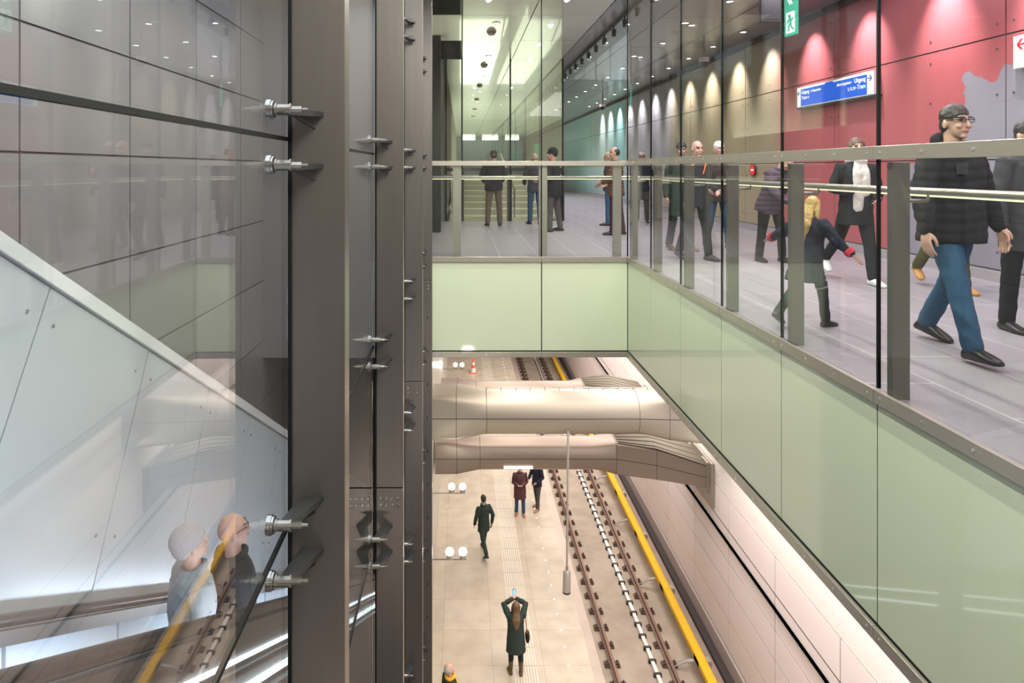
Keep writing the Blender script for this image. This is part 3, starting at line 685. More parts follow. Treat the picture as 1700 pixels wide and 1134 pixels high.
s_.build('cover_sleeve', M['yellow'], yb_)
bk = MB().box(6.19, 6.30, -0.09, 0.09, BZ, -11.08).cyl((6.25, -0.02, -11.2), (6.25, 0.02, -11.2), 0.1, n=14).build('support_bracket', M['greydev'], yb_); bk.location.y = 16.8
for k in range(1, 14):
    c = bk.copy(); col.objects.link(c); c.parent = yb_; c.location.y = 16.8 + k * 2.9
ar = MB().tube([(5.95, 0, -11.25), (5.75, 0.1, -11.35), (5.52, 0.12, -11.5)], [0.06, 0.07, 0.03], 10, flat=0.5).build('cable_connector', M['greydev'], yb_, smooth=True); ar.location.y = 17.0
for k in (1, 2, 3, 4):
    c = ar.copy(); col.objects.link(c); c.parent = yb_; c.location.y = 17.0 + k * 3.4
cone = empty('traffic_cone', (0.68, 38, PZ)); tag(cone, 'orange and white traffic cone far along the platform', 'traffic cone')
def cp_(nm, mb_, m_):
    mb_.build(nm, m_, cone)
cp_('base', MB().box(-0.22, 0.22, -0.22, 0.22, 0, 0.04), M['orange'])
for a, b, r0, r1, m_ in ((0.04, 0.28, 0.16, 0.118, 'white'), (0.28, 0.45, 0.118, 0.09, 'orange'), (0.45, 0.6, 0.09, 0.062, 'white'), (0.6, 0.82, 0.062, 0.025, 'orange')):
    cp_('band', MB().cyl((0, 0, a), (0, 0, b), r0, r1, 20), M[m_])

# ------------------------------------------------------------------ lamps
def spotlight(name, loc, power, color, size, blend, rot=(0, 0, 0), rad=0.04, parent=None):
    l = bpy.data.lights.new(name, 'SPOT'); l.energy = power; l.color = color; l.spot_size = R(size); l.spot_blend = blend; l.shadow_soft_size = rad
    o = bpy.data.objects.new(name, l); col.objects.link(o); o.location = loc; o.rotation_euler = rot
    if parent: o.parent = parent
    return o
lens = MB().cyl((0, 0, -0.006), (0, 0, 0.0), 0.055, n=18).mesh('lamp_lens'); lens.materials.append(M['lampglow'])
ringm = MB().torus((0, 0, -0.004), 0.068, 0.068, 0.010, n=20, m=6).mesh('lamp_ring'); ringm.materials.append(M['steel'])
def downlight(x, y, label, group, power=0, color=LILAC, size=110, blend=0.5, rot=(0, 0, 0), scale=1.0):
    o = bpy.data.objects.new('ceiling_downlight', ringm); col.objects.link(o); o.location = (x, y, 4.198); o.scale = (scale,) * 3
    tag(o, label, 'downlight', group)
    q = bpy.data.objects.new('lamp_lens', lens); col.objects.link(q); q.parent = o
    if power:
        s_ = spotlight('downlight_beam', (x, y, 4.17), power, color, size, blend, rot)
def nth(k): return ORD[k] if k < len(ORD) else f'{ORD[k - 20]} beyond the twentieth' if False else ORD[k % 20]
k = 0; y = 1.5
for k in range(18):
    y = 12.1 - 1.65 * 6 + 1.65 * k
    downlight(5.85, y, f'small round wall-wash lamp in the ceiling row nearest the coloured wall, {nth(k)} of the row', 'wall-wash lamps', 470, (1.0, 0.93, 0.98), 64, 1.0, (0, R(-31), 0))
for k in range(15):
    y = 13.1 + 1.87 * k - 1.87 * 3
    downlight(4.55, y, f'round ceiling downlight along the middle of the walkway, {nth(k)} of its row', 'middle row of downlights', 150)
for k in range(15):
    y = 13.0 + 1.9 * k - 1.9 * 3
    downlight(3.24, y, f'round ceiling downlight along the walkway beside the glass, {nth(k)} of its row', 'glass-side row of downlights', 140)
for k in range(8):
    downlight(0.68, 12.9 + 3.8 * k, f'round downlight in the pale ceiling above the bridge and far well, {nth(k)} from the front', 'downlights of the pale ceiling', 90 if k < 2 else 30, GREEN)
for k in range(14):  # added lamps above the frame, fill the open well with light
    x, y = (0.45, 1.75)[k % 2], -3.0 + 2.0 * (k // 2)
    downlight(x, y, f'added fill downlight in the ceiling over the open well, {("left", "right")[k % 2]} row, {nth(k // 2)} from the back', 'added downlights over the open well', 215, (0.99, 1.0, 0.86), 168, 0.3)
for k in range(6):
    y = 12.8 + 4.4 * k
    o = MB().ell((0, 0, -0.04), (0.085, 0.085, 0.05), n=16, m=8).cyl((0, 0, -0.03), (0, 0, 0.0), 0.10, n=18).build('smoke_detector', M['greydev'], smooth=True); o.location = (0.62, y + 0.9, 4.198)
    tag(o, f'dark round detector on the pale ceiling, {ORD[k]} from the front', 'detector', 'ceiling detectors')
tr = MB().box(2.955, 2.985, 8, 45, 4.12, 4.20).build('lighting_track', M['darksteel']); tag(tr, 'dark lighting track with small spotlights along the ceiling edge', 'lighting track')
sp_ = MB().cyl((0, 0, 0), (0, 0, -0.05), 0.015, n=8).tube([(0, -0.01, -0.05), (0.0, 0.0, -0.19)], [0.05, 0.038], 12, False).build('spotlight_head', M['darksteel'], tr); sp_.location = (2.97, 8.6, 4.12)
for k in range(1, 42):
    c = sp_.copy(); col.objects.link(c); c.parent = tr; c.location.y = 8.6 + 0.86 * k
for k, (y, l) in enumerate(((14.2, 'near'), (24.4, 'distant'))):
    d = empty('dome_camera', (5.2, y, 4.2)); tag(d, f'{l} dark dome camera hanging from the walkway ceiling on a short stem', 'camera', 'dome cameras')
    MB().cyl((0, 0, 0), (0, 0, -0.48), 0.02, n=10).build('stem', M['steel'], d, smooth=True)
    MB().cyl((0, 0, -0.46), (0, 0, -0.56), 0.11, n=20).build('housing', M['white'], d, smooth=True)
    MB().ell((0, 0, -0.58), (0.10, 0.10, 0.10)).build('dome', M['black'], d, smooth=True)
for k, (y, lab) in enumerate(((14.2, 'nearest'), (17.1, 'second'), (25.0, 'third'), (27.7, 'furthest'))):
    t = empty('twin_spotlight', (-0.1, y, 1.36 - 8.2)); tag(t, f'{lab} pair of bright platform spotlights beside the left wall', 'spotlight', 'platform twin spotlights')
    MB().box(-0.675, 0.20, -0.012, 0.012, -0.185, -0.165).build('bracket', M['steel'], t)
    for dx in (-0.15, 0.13):
        h_ = MB().cyl((dx, 0, -0.16), (dx, 0, -0.05), 0.06, 0.085, 18).build('lamp_head', M['steel'], t, smooth=True)
        MB().ell((dx, -0.02, 0.0), (0.085, 0.085, 0.085), n=18, m=12).build('lamp_globe', M['spotglow'], h_, smooth=True)

# ------------------------------------------------------------------ signs
def text(body, size, m, parent, mw, name='lettering', align='LEFT', bold=0.0, sx=1.0):
    c = bpy.data.curves.new(name, 'FONT'); c.body = body; c.size = size; c.align_x = align; c.offset = bold; c.extrude = 0.001
    t = bpy.data.objects.new(name, c); col.objects.link(t)
    dg = bpy.context.evaluated_depsgraph_get(); dg.update()
    me = bpy.data.meshes.new_from_object(t.evaluated_get(dg)); bpy.data.objects.remove(t)
    o = bpy.data.objects.new(name, me); col.objects.link(o); me.materials.clear(); me.materials.append(m)
    o.parent = parent; o.matrix_local = mw @ Matrix.Diagonal((sx, 1, 1, 1))
    return o
FACE = Matrix(((0, 0, -1, 0), (-1, 0, 0, 0), (0, 1, 0, 0), (0, 0, 0, 1)))     # reads towards -y, faces -x
def onwall(y, z, x=0): return Matrix.Translation((x, y, z)) @ FACE
def poly(parent, name, m, pts, x, th=0.004):
    mb_ = MB(); n = len(pts)
    mb_.loft([[Vector((x, p[0], p[1])) for p in pts], [Vector((x - th, p[0], p[1])) for p in pts]])
    return mb_.build(name, m, parent)
def arrow(parent, m, y, z, s, x, d):
    mb_ = MB()
    def bar(p, q, w_):
        p = Vector((0, *p)); q = Vector((0, *q)); t = (q - p).normalized(); nn = Vector((0, -t.z, t.y)) * w_ / 2
        mb_.loft([[Vector((x, y, z)) + v * s for v in (p + nn, q + nn, q - nn, p - nn)], [Vector((x - 0.004, y, z)) + v * s for v in (p + nn, q + nn, q - nn, p - nn)]])
    bar((-d * 0.5, 0), (d * 0.48, 0), 0.15); bar((d * 0.5, 0), (d * 0.05, 0.45), 0.17); bar((d * 0.5, 0), (d * 0.05, -0.45), 0.17)
    return mb_.build('arrow', m, parent)
sg = empty('direction_sign', (6.34, 11.35, 2.69)); tag(sg, 'long lit blue direction sign with white arrows on the red wall', 'sign')
MB().box(0.0, 0.10, -1.16, 1.16, -0.185, 0.185).build('sign_box', M['white'], sg)
poly(sg, 'blue_face', M['signblue'], [(-1.0, -0.165), (1.02, -0.165), (1.02, 0.165), (-1.0, 0.165)], -0.001)
poly(sg, 'white_end', M['signwhite'], [(1.02, -0.165), (1.14, -0.165), (1.14, 0.165), (1.02, 0.165)], -0.001)
poly(sg, 'white_end', M['signwhite'], [(-1.14, -0.165), (-1.0, -0.165), (-1.0, 0.165), (-1.14, 0.165)], -0.001)
poly(sg, 'white_bar', M['signwhite'], [(0.2, 0.143), (1.03, 0.143), (1.03, 0.165), (0.2, 0.165)], -0.004)
poly(sg, 'white_bar', M['signwhite'], [(-1.02, 0.143), (-0.06, 0.143), (-0.06, 0.165), (-1.02, 0.165)], -0.004)
arrow(sg, M['signnavy'], 1.08, 0.075, 0.09, -0.006, 1)
arrow(sg, M['signnavy'], -1.07, 0.075, 0.10, -0.006, -1)
text('Uitgang', 0.088, M['signwhite'], sg, onwall(0.99, 0.055, -0.006), bold=0.002)
text('\u2022 Ceintuurbaan', 0.06, M['signwhite'], sg, onwall(0.68, 0.058, -0.006), bold=0.002, sx=0.95)
text('Tram', 0.088, M['signwhite'], sg, onwall(0.99, -0.045, -0.006), bold=0.002)
text('\u2022 3', 0.06, M['signwhite'], sg, onwall(0.79, -0.042, -0.006), bold=0.002)
text('Uitgang', 0.10, M['signwhite'], sg, onwall(-0.965, 0.05, -0.006), align='RIGHT', bold=0.002)
text('Albert Cuypstraat \u2022', 0.064, M['signwhite'], sg, onwall(-0.60, 0.055, -0.006), align='RIGHT', bold=0.002, sx=0.85)
text('Tram', 0.10, M['signwhite'], sg, onwall(-0.965, -0.06, -0.006), align='RIGHT', bold=0.002)
text('3, 12, 24 \u2022', 0.07, M['signwhite'], sg, onwall(-0.73, -0.055, -0.006), align='RIGHT', bold=0.002, sx=0.85)
MB().box(0.0, 0.11, -1.2, 1.2, -0.215, -0.185).build('dark_lower_edge', M['darksteel'], sg)
wsg = empty('direction_sign', (6.34, 6.45, 2.69)); tag(wsg, 'lit white sign with a thin arrow on the wall, cut by the right picture edge', 'sign')
MB().box(0.0, 0.10, -1.16, 1.16, -0.185, 0.185).build('sign_box', M['white'], wsg)
poly(wsg, 'white_face', M['signwhite'], [(-1.14, -0.17), (1.14, -0.17), (1.14, 0.17), (-1.14, 0.17)], -0.001)
arrow(wsg, M['redlit'], 1.03, 0.08, 0.13, -0.006, 1)

def exit_sign(loc, label, rz, w_=0.27, h_=0.62):
    t = empty('exit_sign', loc); t.rotation_euler = (0, 0, rz); tag(t, label, 'exit sign', 'hanging exit signs')
    MB().box(-0.012, 0.012, -w_ / 2, w_ / 2, 0, h_).build('sign_body', M['greenlit'], t)
    MB().cyl((0, -w_ / 3, h_), (0, -w_ / 3, 4.2 - loc[2]), 0.008, n=8).cyl((0, w_ / 3, h_), (0, w_ / 3, 4.2 - loc[2]), 0.008, n=8).build('hanger_rods', M['steel'], t)
    x = -0.0125; u = w_ / 0.27
    def pl(name, pts, m_=M['signwhite'], dx=0.0): return poly(t, name, m_, [(p[0] * u, p[1]) for p in pts], x - dx, 0.003)
    for dy in (0, -0.045):                                            # double chevron pointing left, with a tail
        pl('chevron', [(0.10 + dy, 0.47), (0.02 + dy, 0.57), (-0.01 + dy, 0.57), (0.07 + dy, 0.47), (-0.01 + dy, 0.37), (0.02 + dy, 0.37)])
    pl('chevron_tail', [(0.03, 0.485), (-0.11, 0.485), (-0.11, 0.455), (0.03, 0.455)])
    pl('door', [(0.095, 0.03), (-0.095, 0.03), (-0.095, 0.28), (0.095, 0.28)])
    mb_ = MB()                                                          # running figure cut out of the doorway
    def limb(pts, r_):
        mb_.tube([Vector((x - 0.004, p[0] * u, p[1])) for p in pts], r_, 8)
    limb([(0.012, 0.232), (0.012, 0.233)], 0.020); limb([(0.0, 0.20), (-0.012, 0.14)], 0.018)
    limb([(0.0, 0.195), (0.04, 0.185), (0.06, 0.155)], 0.009); limb([(-0.005, 0.195), (-0.045, 0.18), (-0.06, 0.20)], 0.009)
    limb([(-0.012, 0.14), (0.03, 0.115), (0.03, 0.06)], 0.012); limb([(-0.012, 0.14), (-0.03, 0.09), (-0.07, 0.07)], 0.012)
    mb_.build('running_figure', M['greenlit'], t)
    return t
exit_sign((3.96, 7.95, 2.96), 'large green exit sign with chevrons and running figure before the red wall', R(10), 0.22)
exit_sign((4.02, 15.7, 2.82), 'narrow green exit sign seen almost edge-on beside the glass corner', R(-14), 0.22, 0.52)
exit_sign((3.66, 32.0, 1.95 + 0.0), 'small distant green exit sign above the men at the back of the bridge', R(-75), 0.34, 0.6)
exit_sign((2.95, 36.0, 1.7), 'smallest distant green exit sign, low beside the far well', R(-75), 0.34, 0.6)
mn = empty('hanging_monitor', (4.75, 9.5, 4.2)); tag(mn, 'dark monitor hanging from the ceiling behind the large exit sign', 'monitor')
MB().box(-0.03, 0.03, -0.03, 0.03, -0.72, 0).cyl((0, 0, -0.14), (0, 0, -0.17), 0.09, n=14).build('stem', M['darksteel'], mn)
MB().box(-0.45, 0.03, 0.0, 0.08, -0.74, -0.38).build('housing', M['darksteel'], mn, bevel=0.01)
MB().box(-0.42, 0.0, -0.004, 0.002, -0.70, -0.42).build('screen', M['black'], mn)
rd = empty('red_signal', (6.42, 14.6, 1.33)); tag(rd, 'round red signal light on the sand-coloured wall', 'signal light')
MB().cyl((0.02, 0, 0), (-0.01, 0, 0), 0.14, n=24).build('housing', M['black'], rd)
MB().cyl((-0.008, 0, 0), (-0.014, 0, 0), 0.115, n=24).build('red_lens', M['redlit'], rd)
MB().box(-0.018, -0.013, -0.06, 0.06, -0.02, 0.02).build('white_mark', M['signwhite'], rd)

# ------------------------------------------------------------------ people
def cloth(name, c, rough=0.85, var=0.15, bump=0.25, bscale=90): return mat(name, c, rough, 0, var, 14, bump, bscale, spec=0.2)
C = dict(
    black=cloth('black_cloth', (0.018, 0.019, 0.022)), navy=cloth('navy_cloth', (0.022, 0.026, 0.045)), charcoal=cloth('charcoal_cloth', (0.05, 0.05, 0.055)),
    darkgreen=cloth('dark_green_cloth', (0.030, 0.045, 0.038)), brown=cloth('brown_cloth', (0.13, 0.065, 0.045)), darkbrown=cloth('dark_brown_cloth', (0.06, 0.04, 0.032)),
    khaki=cloth('grey_brown_trousers', (0.14, 0.105, 0.085)), greyt=cloth('grey_trousers', (0.085, 0.075, 0.075)), jeans=cloth('blue_jeans', (0.035, 0.085, 0.15)), bluejeans=cloth('bright_blue_jeans', (0.03, 0.10, 0.20)),
    maroon=cloth('maroon_cloth', (0.065, 0.022, 0.035)), maroonc=cloth('maroon_coat', (0.10, 0.045, 0.05)), plum=cloth('plum_cloth', (0.085, 0.062, 0.085)),
    lightgrey=cloth('light_grey_wool', (0.25, 0.265, 0.28), bump=0.5, bscale=160), greyknit=cloth('grey_knit', (0.40, 0.37, 0.38), bump=0.8, bscale=120), cream=cloth('cream_scarf', (0.62, 0.57, 0.52)),
    white=mat('white_leather', (0.8, 0.8, 0.8), 0.4), shoe=mat('black_shoe_leather', (0.02, 0.018, 0.018), 0.3), brownshoe=mat('brown_shoe_leather', (0.17, 0.085, 0.035), 0.45), tan=mat('tan_boot_suede', (0.50, 0.25, 0.07), 0.7), orangeshoe=mat('orange_tan_leather', (0.42, 0.17, 0.06), 0.45),
    yellow=cloth('yellow_scarf', (0.75, 0.42, 0.05)), orange=mat('orange_piping', (0.9, 0.18, 0.02), 0.5), red=mat('red_cuff', (0.75, 0.03, 0.05), 0.6), olive=cloth('olive_cloth', (0.10, 0.10, 0.045)), brownboot=mat('brown_boot_suede', (0.11, 0.065, 0.03), 0.8),
    skirt=cloth('striped_grey_cloth', (0.035, 0.04, 0.045)))
H_ = dict(grey=mat('grey_hair', (0.42, 0.41, 0.40), 0.6, var=0.3, vscale=40), white=mat('white_hair', (0.72, 0.71, 0.69), 0.6, var=0.2, vscale=40), dark=mat('dark_hair', (0.025, 0.02, 0.018), 0.45, var=0.3, vscale=40),
          brown=mat('brown_hair', (0.10, 0.055, 0.03), 0.5, var=0.3, vscale=40), blond=mat('blond_hair', (0.62, 0.40, 0.14), 0.5, var=0.3, vscale=40), longbrown=mat('long_brown_hair', (0.13, 0.075, 0.035), 0.45, var=0.4, vscale=30))
def skinmat(name, c):
    m, N, L, b = newmat(name)
    b.inputs['Base Color'].default_value = (*c, 1); b.inputs['Roughness'].default_value = 0.5
    b.inputs['Subsurface Weight'].default_value = 0.08; b.inputs['Subsurface Radius'].default_value = (0.01, 0.004, 0.002)
    return m
SK = skinmat('skin', (0.56, 0.33, 0.25)); SKP = skinmat('pink_skin', (0.60, 0.34, 0.28)); LIP = mat('lip_skin', (0.42, 0.16, 0.14), 0.5); EYE_M = mat('eye_dark', (0.03, 0.025, 0.025), 0.2); EYEW = mat('eye_white', (0.7, 0.68, 0.66), 0.3)
bake = []
def remesh(o, voxel, sm=3, disp=0.0, dscale=9.0, quilt=0.0):
    r = o.modifiers.new('remesh', 'REMESH'); r.mode = 'VOXEL'; r.voxel_size = voxel; r.use_smooth_shade = True
    s_ = o.modifiers.new('smooth', 'SMOOTH'); s_.factor = 0.5; s_.iterations = sm
    bake.append((o, disp, dscale, quilt))
def person(label, loc, yaw, H=1.75, lean=0, legs=((0, 0, 2, 0), (0, 0, 2, 0)), hands=((-.27, .06, .84), (.27, .06, .84)), head=(0, 0), coat='black', hem=-.10, fat=1.0, legm='greyt', shoem='shoe', legfat=1.0,
           skin=None, hair=None, hairm='dark', hat=None, scarf=None, glasses=False, vox=0.010, puff=0, face=True, elbow_out=0.25, flare=0.0, collar=True, hood=False, group=None, boots=None, twist=0, open_hand=False):
    s = H / 1.75; skin = skin or SK
    hw_ = 0.09; P0 = Vector((0, 0, 0))
    Rl = Matrix.Rotation(R(-lean), 3, 'X'); Rt = Matrix.Rotation(R(twist), 3, 'Z')
    def leg(sx, p, k, ab, fp):
        hip = Vector((sx * hw_, 0, 0)); p, k, ab = R(p), R(k), R(ab)
        d1 = Vector((sx * math.sin(ab), math.sin(p), -math.cos(p))).normalized(); kn = hip + d1 * 0.43
        d2 = Vector((sx * math.sin(ab) * .5, math.sin(p - k), -math.cos(p - k))).normalized(); an = kn + d2 * 0.41
        F = Matrix.Rotation(R(fp), 3, 'X') if fp else Matrix.Identity(3)
        fy = Matrix.Rotation(R(-sx * 8), 3, 'Z') @ F
        return hip, kn, an, fy
    LG = [leg(-1, *legs[0]), leg(1, *legs[1])]
    low = min(min((an + fy @ Vector((0, t, -0.085))).z for t in (-0.055, 0.19)) for _, _, an, fy in LG)
    up = Vector((0, 0, -low))
    LG = [(a + up, b + up, c + up, f) for a, b, c, f in LG]; P0 = up
    def T(x, y, z): return P0 + Rl @ (Rt @ Vector((x, y, z))) if z > 0.12 else P0 + Rl @ Vector((x, y, z))
    hy, hp = R(head[0]), R(head[1])
    Rh = Rl @ Rt @ Matrix.Rotation(hy, 3, 'Z') @ Matrix.Rotation(hp, 3, 'X')
    HC = T(0, 0.0, 0.60) + Rl @ (Rt @ Vector((0, 0.015, 0.0))) + Rh @ Vector((0, 0.015, 0.125))
    Hm = Matrix.Translation(HC) @ Rh.to_4x4()
    def h(x, y, z): return HC + Rh @ Vector((x, y, z))
    arms = []
    for i, sx in enumerate((-1, 1)):
        S = T(sx * 0.175, 0, 0.485); tgt = Vector(hands[i]); L1, L2 = 0.285, 0.255
        v = tgt - S; dist = min(v.length, (L1 + L2) * 0.995); v.normalize(); tgt = S + v * dist
        ca = (L1 * L1 + dist * dist - L2 * L2) / (2 * L1 * dist); ca = max(-1, min(1, ca))
        pole = Vector((sx * elbow_out * 2, -0.5, -0.55)); pole = (pole - v * pole.dot(v)).normalized()
        E = S + v * L1 * ca + pole * L1 * math.sqrt(1 - ca * ca)
        arms.append((S, E, tgt))
    S_ = Matrix.Diagonal((s, s, s, 1))
    def done(mb_, name, m_, parent=None, **kw):
        mb_.v = [tuple(Vector(p) * s) for p in mb_.v]
        o = mb_.build(name, m_, parent)
        remesh(o, **kw); return o
    def ringT(z, hx, hy_, oy=0): return [T(hx * math.cos(2 * math.pi * k / 20), oy + hy_ * math.sin(2 * math.pi * k / 20), z) for k in range(20)]
    # body: one continuous surface
    b = MB()
    b.loft([ringT(z, x, y, o) for z, x, y, o in ((-.07, .10, .08, 0), (-.02, .155, .10, 0), (.05, .16, .105, 0), (.15, .135, .092, 0), (.30, .15, .10, 0), (.42, .155, .098, 0), (.50, .12, .075, 0), (.56, .06, .055, 0))])
    for hip, kn, an, fy in LG:
        b.tube([hip, hip.lerp(kn, .5), kn, kn.lerp(an, .3), an.lerp(kn, .1), an], [.083, .07, .052, .052, .032, .030], 12)
        b.tube([an + fy @ Vector((0, -.02, -.04)), an + fy @ Vector((0, .06, -.05)), an + fy @ Vector((0, .15, -.06))], [.030, .022, .014], 10)
    for S, E, W in arms:
        b.tube([S, S.lerp(E, .4), E, E.lerp(W, .35), W], [.052, .046, .038, .036, .026], 12)
    b.tube([T(0, 0, .53), T(0, .01, .58), h(0, -.02, -.09), h(0, -.015, -.04)], [.062, .056, .055, .06], 14)
    b.ell((0, -.008, .022), (.075, .095, .098), Hm, 20, 14); b.ell((0, .026, -.042), (.058, .066, .075), Hm, 18, 12); b.ell((0, .066, -.098), (.026, .022, .02), Hm)
    b.tube([h(0, .088, .018), h(0, .104, -.016), h(0, .107, -.030)], [.008, .012, .014], 8)
    for sx in (-1, 1):
        b.ell((sx * .077, -.006, -.012), (.010, .022, .033), Hm, 12, 8); b.ell((sx * .028, .082, .032), (.026, .013, .009), Hm, 12, 8); b.ell((sx * .036, .07, -.03), (.022, .02, .02), Hm, 12, 8)
    b.ell((0, .086, -.064), (.025, .012, .009), Hm, 12, 8)
    for i, (S, E, W) in enumerate(arms):                                # hands: palm, four bent fingers, thumb
        sx = (-1, 1)[i]; d = (W - E).normalized()
        inn = Vector((-sx, 0, 0)); side = Vector((0, 1, 0)); fwd = (side - d * side.dot(d)); fwd = fwd.normalized() if fwd.length > .2 else (Vector((0, 0, 1)) - d * d.z).normalized()
        nrm = d.cross(fwd).normalized()
        if nrm.dot(inn) < 0: nrm = -nrm
        Mh = Matrix((fwd, nrm, d)).transposed().to_4x4(); Mh.translation = W
        b.ell((0, 0, .048), (.041, .017, .052), Mh, 14, 10)
        curl = .35 if open_hand else 1.0
        for q, (fx, ln) in enumerate(((-.031, .062), (-.011, .076), (.010, .082), (.030, .074))):
            pts = [Vector((fx * .9, 0, .075)), Vector((fx, .004 * curl, .095)), Vector((fx * 1.05, .020 * curl, .095 + ln * .5)), Vector((fx * 1.05, .046 * curl, .095 + ln * .85))]
            b.tube([(Mh @ p.to_4d()).to_3d() for p in pts], [.0095, .0092, .0085, .0075], 8)
        pts = [Vector((.028, .004, .022)), Vector((.050, .014, .048)), Vector((.056, .024, .078)), Vector((.050, .034, .098))]
        b.tube([(Mh @ p.to_4d()).to_3d() for p in pts], [.013, .012, .0105, .009], 8)
    b.v = [tuple(Vector(p) * s) for p in b.v]
    root = b.build('person', skin); remesh(root, vox * 0.72 * s if vox > .007 else vox * .8, 2)
    for m_ in (LIP, EYE_M, H_.get(hairm, H_['dark'])): root.data.materials.append(m_)
    root['face_m'] = 1
    face_jobs.append((root, (Matrix.Scale(s, 4) @ Hm).inverted(), skin, hair))
    root.location = loc; root.rotation_euler = (0, 0, R(yaw)); tag(root, label, 'person', group)
    # jacket
    j = MB(); fx = fat
    rings = [(.56, .075, .07, 0), (.525, .13, .095, 0), (.47, .178, .122, 0), (.36, .182, .135, .005), (.20, .172, .13, .006), (.06, .182, .14, .004), (-.06, .19, .148, 0)]
    zz = -.06
    while zz > hem + 0.02:
        zz = max(hem, zz - .12); rings.append((zz, .19 + flare * (-zz), .148 + flare * (-zz), 0))
    j.loft([ringT(z, x * fx, y * fx, o) for z, x, y, o in rings])
    for S, E, W in arms:
        Ws = E.lerp(W, .93)
        j.tube([T((S - P0).x * .55, 0, .47), S, S.lerp(E, .45), E, E.lerp(W, .4), Ws], [.07, .076 * fx, .069 * fx, .060 * fx, .055 * fx, .047], 14)
    if collar:
        pts = [T(.078 * math.cos(a), .01 + .078 * math.sin(a), .565 + .012 * math.sin(a)) for a in [2 * math.pi * k / 16 for k in range(17)]]
        j.tube(pts, .024, 8)
    if hood: j.ell((0, -.10, -.13), (.10, .06, .075), Hm)
    done(j, 'coat' if hem < -.3 else 'jacket', C[coat], root, voxel=vox * s, sm=3, disp=0.009 if not puff else 0.004, dscale=11, quilt=puff)
    # trousers
    t = MB(); lf = legfat
    t.loft([ringT(z, x, y) for z, x, y in ((.10, .165, .118), (.02, .176, .125), (-.06, .17, .12), (-.12, .11, .09))])
    for hip, kn, an, fy in LG:
        en = an.lerp(kn, .02 if boots is None else .5)
        t.tube([hip + Vector((0, 0, -.01)), hip.lerp(kn, .45), kn, kn.lerp(an, .4), en], [.098 * lf, .086 * lf, .069 * lf, .064 * lf, (.060 if boots is None else .05) * lf], 14)
    done(t, 'trousers', C[legm], root, voxel=vox * s, sm=3, disp=0.006, dscale=13)
    for hip, kn, an, fy in LG:
        q = MB()
        for a, r_, z in ((-.045, .038, -.045),): pass
        secs = [(-.075, .026, .04), (-.055, .042, .070), (0, .046, .09), (.06, .049, .075), (.12, .052, .058), (.17, .046, .044), (.205, .026, .03)]
        rings = []
        for y_, hx, hz in secs:
            rings.append([an + fy @ Vector((hx * math.cos(2 * math.pi * k / 14), y_, -.085 + max(0, hz * .5 + hz * .62 * math.sin(2 * math.pi * k / 14)))) for k in range(14)])
        q.loft(rings)
        q.tube([an + fy @ Vector((0, -.005, -.04)), an.lerp(kn, .06 if boots is None else .55)], [.042, .044 if boots is None else .062], 12)
        so = done(q, 'boot' if boots else 'shoe', C[boots or shoem], root, voxel=min(vox, .008) * s, sm=2)
    # head-wear and hair
    if hair:
        q = MB()
        if hair in ('short', 'long'): q.ell((0, -.012, .044), (.083, .096, .090), Hm, 20, 14); q.ell((0, -.035, -.015), (.074, .07, .075), Hm, 18, 12)
        if hair == 'thin': q.ell((0, -.026, .020), (.081, .088, .09), Hm, 20, 14)
        if hair == 'fringe': q.ell((0, -.030, .0), (.081, .080, .056), Hm, 20, 12)
        if hair == 'long':
            q.tube([h(0, -.05, .03), h(0, -.085, -.10), T(0, -.12, .44), T(0, -.13, .28)], [.075, .085, .105, .06], 16, flat=.6)
            for sx in (-1, 1): q.tube([h(sx * .06, .01, .05), h(sx * .078, .0, -.06), h(sx * .085, .0, -.16)], [.03, .036, .03], 10)
        done(q, 'hair', H_[hairm], root, voxel=min(vox, .007) * s, sm=2, disp=0.004, dscale=40)
    if hat:
        q = MB(); q.ell((0, -.022, .062), (.094, .114, .100), Hm, 22, 14); q.torus((0, -.012, .026), .083, .102, .017, Hm, tilt=.012); q.ell((0, -.065, .010), (.080, .062, .062), Hm)
        done(q, 'knit_hat', C[hat], root, voxel=min(vox, .005) * s, sm=2, disp=0.0001, dscale=-1)
    if scarf:
        q = MB()
        pts = [T(.085 * math.cos(a), .02 + .088 * math.sin(a), .575 + .016 * math.sin(2 * a)) for a in [2 * math.pi * k / 18 for k in range(19)]]
        q.tube(pts, .036, 10); q.tube([T(.03, .10, .56), T(.05, .15, .42), T(.045, .155, .2), T(.05, .16, .02)], [.04, .062, .066, .06], 12, flat=.45); q.tube([T(-.03, .10, .56), T(-.04, .15, .42), T(-.035, .155, .2)], [.04, .055, .06], 12, flat=.45)
        done(q, 'scarf', C[scarf], root, voxel=vox * s, sm=2, disp=0.006, dscale=25)
    if glasses:
        q = MB()
        for sx in (-1, 1):
            q.torus((sx * .033, .099, .012), .024, .017, .0030, Hm @ Matrix.Identity(4), 20, 6) if False else None
            pts = [h(sx * (.033 + .025 * math.cos(a)), .100 - abs(.02 * math.cos(a)) * .3, .012 + .018 * math.sin(a)) for a in [2 * math.pi * k / 20 for k in range(21)]]
            q.tube(pts, .0032, 6); q.tube([h(sx * .058, .092, .016), h(sx * .076, .03, .018), h(sx * .080, -.01, .008)], .0035, 6)
        q.tube([h(-.009, .103, .014), h(.009, .103, .014)], .003, 6)
        q.v = [tuple(Vector(p) * s) for p in q.v]; q.build('glasses', M['black'], root, smooth=True)
    root_info[root.name] = dict(arms=arms, T=T, h=h, s=s, Hm=Hm, LG=LG)
    return root
face_jobs = []; root_info = {}
def wpt(root, p):
    """point in a person's normalised frame -> the root's local frame"""
    return Vector(p) * root_info[root.name]['s']

STAND = ((2, 2, 3, 0), (-2, 2, 3, 0))
